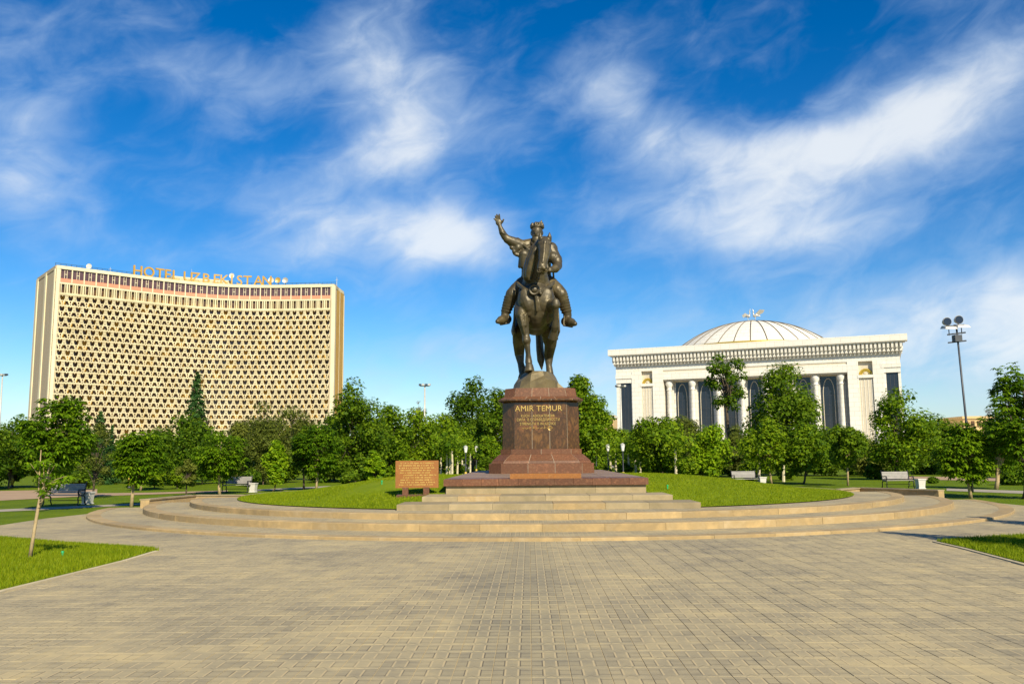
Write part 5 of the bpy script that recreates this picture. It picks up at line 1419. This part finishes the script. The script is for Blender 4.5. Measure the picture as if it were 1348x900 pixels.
# -- background trees
bgt = [
 ('tall pointed dark spruce in front of the lattice facade', 256, 78, 487, 625, 27, 'dark', 'cone', 1.6),
 ('wide dark maple under the pointed spruce', 242, 66, 541, 630, 42, 'broad', 'round', 1.2),
 ('dense dark broadleaf tree between spruce and hotel corner', 205, 82, 560, 632, 36, 'broad', 'round', 1.0),
 ('tall olive pine with brownish needles before the hotel', 348, 66, 528, 640, 34, 'olive', 'tall', 1.3),
 ('broad olive pine behind the bright young maple', 386, 80, 526, 634, 34, 'olive', 'round', 1.2),
 ('short olive pine beside the wide dark maple', 318, 70, 545, 636, 26, 'olive', 'tall', 1.0),
 ('large dark feathery tree at the right end of the hotel', 468, 70, 504, 632, 46, 'broad', 'tall', 1.8),
 ('dark round tree between the feathery tree and bright chestnut', 440, 76, 545, 632, 30, 'broad', 'round', 1.0),
 ('leafy tree behind the small bright maple bush', 512, 78, 528, 632, 32, 'mid', 'round', 1.2),
 ('leafy tree directly behind the granite plaque', 548, 84, 536, 628, 36, 'mid', 'round', 1.2),
 ('light green round tree left of the two park lamps', 590, 88, 534, 618, 32, 'mid', 'round', 1.2),
 ('tall domed tree left of the pedestal cornice', 622, 112, 497, 606, 38, 'broad', 'round', 1.5),
 ('tall dark tree partly hidden by the granite pedestal', 652, 104, 504, 606, 30, 'broad', 'round', 1.3),
 ('small bright tree against the pedestal side', 643, 66, 572, 612, 15, 'mid', 'bush', .9),
 ('tall pointed maple right behind the granite pedestal', 768, 74, 490, 610, 36, 'mid', 'tall', 1.8),
 ('lower shoulder tree beside the pointed maple', 788, 92, 530, 612, 22, 'mid', 'tall', 1.1),
 ('round tree behind the row of park lamps', 815, 98, 563, 612, 26, 'mid', 'round', 1.0),
 ('dark round tree at the far end of the lamp row', 842, 100, 562, 616, 24, 'broad', 'round', 1.0),
 ('olive juniper behind the bright young linden', 903, 74, 539, 630, 27, 'olive', 'tall', 1.2),
 ('olive juniper between linden and slender maple', 970, 76, 560, 632, 24, 'olive', 'tall', 1.0),
 ('tall leggy locust with open crown before the palace columns', 962, 88, 459, 540, 36, 'broad', 'loose', 1.0),
 ('big full maple in front of the palace windows', 1038, 82, 474, 630, 52, 'broad', 'round', 2.2),
 ('dark spreading tree behind the low rounded maple', 1085, 78, 560, 630, 34, 'broad', 'round', 1.0),
 ('olive shrub tree behind the ball-headed tree', 1146, 74, 575, 632, 24, 'olive', 'round', .9),
 ('dark tree between the large spreading maple and the mast', 1238, 84, 546, 628, 30, 'broad', 'round', 1.1),
 ('dark pine behind the chestnut by the mast', 1300, 76, 560, 632, 34, 'dark', 'round', 1.0),
 ('thin bare brown tree beyond the flat-roofed building', 1306, 150, 533, 580, 18, 'bare', 'loose', .8),
 ('bare twiggy treetop beside the slim white floodlight mast', 553, 150, 523, 570, 12, 'bare', 'loose', .7),
 ('dark hedge-like tree at the far left behind the park lamp', 14, 62, 543, 640, 36, 'broad', 'bush', 1.2),
 ('dark fir behind the small olive pine', 130, 70, 540, 636, 26, 'dark', 'cone', 1.2),
 ('dense dark tree left of the broad glossy chestnut', -18, 58, 540, 640, 34, 'broad', 'bush', 1.1),
 ('round shade tree behind the small olive pine', 98, 72, 556, 638, 34, 'broad', 'bush', 1.1),
 ('dark cypress before the white hotel podium', 146, 96, 558, 632, 9, 'dark', 'cone', .8),
]
for a in bgt: T(*(a[:5] + (a[5] * (1.12 if a[7] in ('round', 'bush', 'tall') else 1.0),) + a[6:8] + (a[8] * 1.1,)))
# darker belt far behind, each tree on its own
belt = [(-60, 550), (-5, 556), (45, 566), (100, 572), (165, 578), (220, 570), (275, 566), (330, 566), (385, 560), (425, 566), (470, 556), (530, 560), (575, 562), (615, 560), (672, 566), (735, 568), (782, 572), (830, 574),
        (872, 572), (920, 576), (975, 580), (1030, 578), (1085, 580), (1130, 582), (1180, 574), (1225, 572), (1275, 568), (1330, 564), (1385, 558)]
for i, (bx_, ty) in enumerate(belt):
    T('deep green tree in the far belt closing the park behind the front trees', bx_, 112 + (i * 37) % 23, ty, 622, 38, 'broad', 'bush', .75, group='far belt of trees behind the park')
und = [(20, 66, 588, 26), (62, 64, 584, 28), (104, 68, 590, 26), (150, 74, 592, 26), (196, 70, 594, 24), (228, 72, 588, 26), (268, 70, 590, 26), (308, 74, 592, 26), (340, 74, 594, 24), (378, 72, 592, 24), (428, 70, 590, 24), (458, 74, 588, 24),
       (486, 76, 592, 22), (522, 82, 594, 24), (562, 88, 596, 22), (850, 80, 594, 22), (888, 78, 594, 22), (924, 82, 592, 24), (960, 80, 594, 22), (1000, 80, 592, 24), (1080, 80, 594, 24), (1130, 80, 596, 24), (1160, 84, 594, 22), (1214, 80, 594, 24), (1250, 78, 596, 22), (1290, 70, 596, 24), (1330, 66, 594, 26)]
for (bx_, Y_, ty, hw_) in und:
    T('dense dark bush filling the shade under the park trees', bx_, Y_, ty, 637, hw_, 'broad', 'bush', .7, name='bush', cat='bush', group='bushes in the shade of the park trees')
# off to the right: conifers whose shadows reach the paving
tree('pointed conifer throwing a long shadow on the paving by the pointed lawn', 0, 13.6, 0, 0, 0, 'dark', 'cone', 2.2, x_world=11.7, height=6.0, radius=1.75, zbot=.3, leaf=.12)
tree('pointed conifer throwing a shadow across the end of the round steps', 0, 17.8, 0, 0, 0, 'dark', 'cone', 2.2, x_world=15.6, height=5.8, radius=1.9, zbot=.3, leaf=.12)
# shrubs
shr = [(640, 62, 601, 616, 12), (600, 92, 610, 624, 14), (632, 104, 612, 620, 8), (792, 74, 611, 622, 12), (822, 70, 610, 623, 11), (866, 68, 608, 624, 16), (905, 62, 600, 626, 20), (545, 80, 612, 630, 18),
       (70, 56, 620, 640, 22), (112, 58, 618, 640, 20), (205, 60, 612, 640, 16), (235, 58, 614, 640, 16), (330, 62, 618, 636, 18), (460, 64, 618, 634, 14), (1036, 66, 606, 630, 16), (1150, 66, 610, 634, 14), (1226, 56, 628, 640, 7), (1330, 52, 618, 640, 20), (985, 66, 606, 632, 18), (690, 110, 610, 620, 12), (760, 104, 608, 620, 12)]
shr_lab = ['rounded shrub tight against the pedestal base', 'low shrub left of the two park lamps', 'clipped ball shrub between the two park lamps', 'low shrub at the first lamp of the right-hand row', 'low shrub at the nearest lamp of the row', 'wide shrub under the spreading maple with tilted branches', 'bushy shrub under the olive juniper', 'shrub behind the granite plaque',
           'shrub behind the first bench', 'shrub behind the bin of the first bench', 'shrub behind the yellow-banded post', 'shrub under the wide dark maple', 'shrub under the short olive pine', 'shrub under the large feathery tree', 'shrub under the big full maple', 'shrub beside the last bench', 'tiny dark shrub beside the last bin', 'flowering bed shrub under the drooping chestnut', 'shrub under the open-crowned locust', 'shrub hidden behind the pedestal core', 'shrub behind the pedestal edge by the lamps']
for (a, l) in zip(shr, shr_lab): T(l, a[0], a[1], a[2], a[3], a[4], 'mid' if a[0] % 2 else 'broad', 'bush', .45, name='shrub', cat='shrub')
# young whitewashed trunks of the lamp avenue
for i, (px, Y, yt) in enumerate([(580, 84, 606), (588, 80, 603), (592, 80, 601), (595, 78, 600), (602, 88, 603), (608, 92, 602), (619, 104, 602), (803, 80, 604), (810, 76, 606), (827, 70, 607), (836, 72, 612), (842, 74, 612), (876, 68, 600), (889, 64, 602), (998, 62, 612), (1030, 62, 612)]):
    z = vp(px, yt, Y).z + .6; x = vp(px, 600, Y).x
    t = thing('young_tree', 'thin whitewashed young trunk standing in the avenue of lamps', 'tree', (x, Y, -.03), 0, 'whitewashed young trunks')
    MB().tube([(0, 0, 0), (.03, 0, z * .6), (.0, 0, z)], [.11, .09, .06], 7).build('trunk', M_whitewash, t)
    rg = np.random.default_rng(i); P = rg.normal(0, 1, (500, 3)) * np.array([.8, .8, .5]) + np.array([0, 0, z + .5]); V = leaves(P, rg.normal(0, .5, (500, 3)) + np.array([0, -.3, .6]), .24, .6, rg)
    link('crown', np_mesh('crown', V.reshape(-1, 3), np.arange(2000).reshape(-1, 4), LM['mid']), t)

# ------------------------------------------------------------------ benches and bins
def make_bench(label, loc, rz):
    t = thing('park_bench', label, 'bench', loc, rz, 'park benches around the monument')
    W_ = 0.74
    for i in range(5): MB().box(-W_, W_, -.30 + i * .095, -.30 + i * .095 + .08, .41, .44).build('seat_slat', M_slat, t)
    for i in range(5):
        z = .50 + i * .078; y = .17 + i * .022
        MB().add([(-W_, y, z), (W_, y, z), (W_, y + .02, z + .066), (-W_, y + .02, z + .066), (-W_, y + .03, z - .008), (W_, y + .03, z - .008), (W_, y + .05, z + .058), (-W_, y + .05, z + .058)],
                 [(0, 1, 2, 3), (7, 6, 5, 4), (0, 4, 5, 1), (1, 5, 6, 2), (2, 6, 7, 3), (3, 7, 4, 0)]).build('back_slat', M_slat, t)
    for sx in (-1, 1):
        x = sx * (W_ + .005); b = MB()
        b.tube([(x, -.36, 0), (x, -.27, .12), (x, -.31, .28), (x, -.26, .39), (x, .12, .39), (x, .20, .52), (x, .29, .92), (x, .33, .94)], .026, 7)
        b.tube([(x, .30, 0), (x, .20, .14), (x, .22, .28), (x, .12, .39)], .026, 7)
        b.tube([(x, -.26, .40), (x, -.33, .52), (x, -.30, .63), (x, -.18, .65), (x, .05, .62), (x, .20, .63)], .022, 7)
        b.tube([(x, -.2 + .07 * math.cos(a), .53 + .07 * math.sin(a)) for a in np.linspace(0, 6.2, 10)], .014, 6)
        b.build('end_frame', M_iron, t)
    MB().tube([(-W_, .0, .20), (W_, .0, .20)], .014, 6).build('stretcher', M_iron, t)
    return t
def make_bin(label, loc, rz, s=1.0):
    t = thing('litter_bin', label, 'bin', loc, rz, 'white stone litter bins')
    MB().bbox(-.19 * s, .19 * s, -.19 * s, .19 * s, 0, .05, .01).build('foot', M_bin, t)
    MB().add([(-.16 * s, -.16 * s, .05), (.16 * s, -.16 * s, .05), (.16 * s, .16 * s, .05), (-.16 * s, .16 * s, .05), (-.2 * s, -.2 * s, .46), (.2 * s, -.2 * s, .46), (.2 * s, .2 * s, .46), (-.2 * s, .2 * s, .46)],
             [(3, 2, 1, 0), (0, 1, 5, 4), (1, 2, 6, 5), (2, 3, 7, 6), (3, 0, 4, 7), (4, 5, 6, 7)]).build('tub', M_bin, t)
    b = MB()
    for (x0, x1, y0, y1) in ((-.225, .225, -.225, -.13), (-.225, .225, .13, .225), (-.225, -.13, -.129, .129), (.13, .225, -.129, .129)): b.box(x0 * s, x1 * s, y0 * s, y1 * s, .46, .52)
    b.build('rim', M_bin, t)
    MB().box(-.125 * s, .125 * s, -.125 * s, .125 * s, .461, .47).build('liner', M_iron, t)
    return t
def on(px, py, z=0.0): p = gp(px, py, z); return (p.x, p.y, z - 0.018 if z == 0 else z)
make_bench('grey slatted bench with ornate iron ends beside the leaning sapling', on(85, 664), R(-4)); make_bin('square white stone bin beside the bench by the leaning sapling', on(115, 662.5), R(-4))
make_bench('pale slatted bench on the path below the compact chestnut', on(312, 647.5), R(-8)); make_bin('white stone bin beside the bench below the compact chestnut', on(333, 647.2), R(-8), .95)
make_bench('grey slatted bench half hidden by the lawn mound', on(981, 639), R(6)); make_bin('white stone bin beside the bench half hidden by the mound', on(1003.5, 638.5), R(6))
make_bench('grey slatted bench above the low wall near the large spreading maple', on(1182, 641.8), R(4)); make_bin('white stone bin above the end of the low wall', on(1212, 642.5), R(4))

# ------------------------------------------------------------------ lamps, masts
def park_lamp(label, px, Y, ytop, group, base=None):
    H = vp(px, ytop, Y).z; x = vp(px, 600, Y).x; k = H / 3.6
    t = thing('park_lamp', label, 'lamp post', (x, Y, -.03), 0, group)
    MB().lathe([(.13, 0), (.13, .1), (.08, .2), (.085, .55), (.05, .7), (.04, H - .55), (.05, H - .5)], 10).build('pole', M_pole, t, True)
    MB().lathe([(.10, .22), (.105, .6), (.08, .74)], 10).build('painted_base', M_yband, t, True)
    MB().lathe([(.09, H - .5), (.16, H - .1), (.15, H - .06)], 8).build('lantern', M_lantern, t)
    MB().lathe([(.19, H - .06), (.12, H), (.03, H + .06)], 8).build('lantern_cap', M_palepole, t)
for px, Y, yt in ((613, 70, 586.5), (627, 88, 587)): park_lamp('slim park lamp with white lantern in the pair left of the pedestal', px, Y, yt, 'park lamps left of the pedestal')
for px, Y, yt in ((761, 128, 585.5), (766.3, 112, 585.5), (774.6, 96, 585.5), (784.8, 84, 585.5), (800.4, 73, 584.8), (820, 64, 583.5)): park_lamp('slim park lamp with white lantern in the row right of the pedestal', px, Y, yt, 'park lamps right of the pedestal')
park_lamp('park lamp with yellow-painted base at the dark hedge behind the wide brown path', 18, yb(18, 641.5), 598.5, 'single park lamps')
park_lamp('park lamp post with yellow-painted base among the young chestnuts', 172, yb(172, 642), 606, 'single park lamps')

# tall floodlight mast near the right
mY = yb(1280, 647); mb_ = gp(1280, 647)
mast = thing('floodlight_mast', 'tall dark floodlight mast with two round lamps above two flat ones', 'floodlight mast', (mb_.x, mY, -.03))
mtop = vp(1258, 418, mY); 
def mp_(px, py, dy=0.0): p = vp(px, py, mY + dy); return Vector((p.x - mb_.x, dy, p.z + .03))
MB().tube([(0, 0, 0), mp_(1272.5, 560), mp_(1259, 430)], [.065, .055, .042], 10).build('pole', M_pole, mast, True)
MB().tube([mp_(1247.5, 429.5), mp_(1269, 427.5)], .035, 6).build('crossarm', M_pole, mast); MB().tube([mp_(1247, 440.5), mp_(1271, 437.5)], .035, 6).build('crossarm', M_pole, mast); MB().tube([mp_(1248, 451), mp_(1272, 448.3)], .035, 6).build('crossarm', M_pole, mast)
for px, py in ((1246.5, 423.3), (1262, 420.8)):
    c = link('round_floodlight', None, mast, mp_(px, py)); 
    b = MB(); b.lathe([(.05, .30), (.14, .22), (.19, .08), (.21, 0), (.21, -.05)][::-1], 16); b.v = [(x_, z_, y_) for x_, y_, z_ in b.v]; b.f = [tuple(reversed(f)) for f in b.f]; b.build('housing', M_palepole, c, True)
    b = MB().lathe([(.19, -.075), (.195, -.055)], 16); b.v = [(x_, z_, y_) for x_, y_, z_ in b.v]; b.f = [tuple(reversed(f)) for f in b.f]; b.build('lens', M_lens, c)
    MB().tube([(0, .1, -.1), (.02, .1, -.36)], .03, 6).build('bracket', M_pole, c)
for px, py, w_ in ((1249, 433.5, .30), (1265.5, 431.5, .32)):
    c = link('flat_floodlight', None, mast, mp_(px, py)); MB().add([(-w_, -.30, -.02), (w_, -.30, -.02), (w_, .25, .06), (-w_, .25, .06), (-w_ * .8, -.22, .10), (w_ * .8, -.22, .10), (w_ * .8, .2, .2), (-w_ * .8, .2, .2)], [(3, 2, 1, 0), (4, 5, 6, 7), (0, 1, 5, 4), (1, 2, 6, 5), (2, 3, 7, 6), (3, 0, 4, 7)]).build('housing', M_bin, c)
    MB().tube([(0, .0, .0), (0, .0, -.3)], .025, 6).build('bracket', M_pole, c)
bx0 = mp_(1259.5, 445.5); MB().box(bx0.x - .17, bx0.x + .17, -.2, .14, bx0.z - .16, bx0.z + .16).build('ballast_box', M_pole, mast)
def far_mast(label, px, Y, ytop, n=4):
    H = vp(px, ytop, Y).z; x = vp(px, 560, Y).x; t = thing('floodlight_mast', label, 'floodlight mast', (x, Y, -.03), 0)
    MB().tube([(0, 0, 0), (0, 0, H)], [.16, .08], 10).build('pole', M_palepole, t, True)
    MB().tube([(-.55, 0, H), (.55, 0, H)], .06, 6).build('crossarm', M_palepole, t)
    for i in range(n):
        xx = -.55 + 1.1 * i / (n - 1); b = MB().box(xx - .14, xx + .14, -.3, .15, H + .02, H + .24); b.build('floodlight', M_pole if i % 2 == 0 else M_palepole, t)
far_mast('slim white floodlight mast above the trees behind the granite plaque', 559, 105, 507.5)
far_mast('slim white floodlight mast in front of the palace corner window', 818, 115, 509)
far_mast('white floodlight mast rising at the outer edge of the hotel', -1, 120, 494, 3)
# curved street lamps behind the pedestal
def street_lamp(label, px, Y, ytop, reach):
    H = vp(px, ytop, Y).z; x = vp(px, 560, Y).x; t = thing('street_lamp', label, 'street lamp', (x, Y, -.03))
    MB().tube([(0, 0, 0), (0, 0, H * .8), (reach * .2, 0, H * .93), (reach * .6, 0, H), (reach, 0, H + .1)], [.16, .12, .09, .08, .07], 8).build('pole', M_palepole, t, True)
    MB().box(min(reach, reach * 1.25), max(reach, reach * 1.25), -.2, .2, H, H + .22).build('lamp_head', M_palepole, t)
street_lamp('grey street lamp with short curved arm beside the pedestal', 764.5, 110, 553.5, 1.6)
street_lamp('grey street lamp with longer curved arm behind the first', 774, 118, 550, 3.2)
street_lamp('grey street lamp left of the granite pedestal', 654, 110, 555, 1.5)
# sprinkler pegs
for i, (px, py, lab) in enumerate([(82, 732.5, 'small green sprinkler peg in the corner lawn'), ]):
    p = gp(px, py, .035); b = MB().lathe([(.02, 0), (.02, .08), (.03, .085), (.026, .11), (.01, .115)], 8)
    tag(b.build('sprinkler', M_green, None, False, (p.x, p.y, .03)), lab, 'sprinkler')
for px, py in ((502.5, 648), (879, 649)):
    q = gp(px, py, .62); lx_, ly_ = q.x - MC.x, q.y - MC.y; z = mound_h(abs(lx_), ly_)
    b = MB().lathe([(.022, 0), (.022, .10), (.033, .105), (.03, .15), (.01, .155)], 8)
    tag(b.build('sprinkler', M_green, None, False, (q.x, q.y, z - .01)), 'green sprinkler peg on the lawn mound ' + ('left of the granite plaque' if px < 600 else 'beside the slab end'), 'sprinkler')
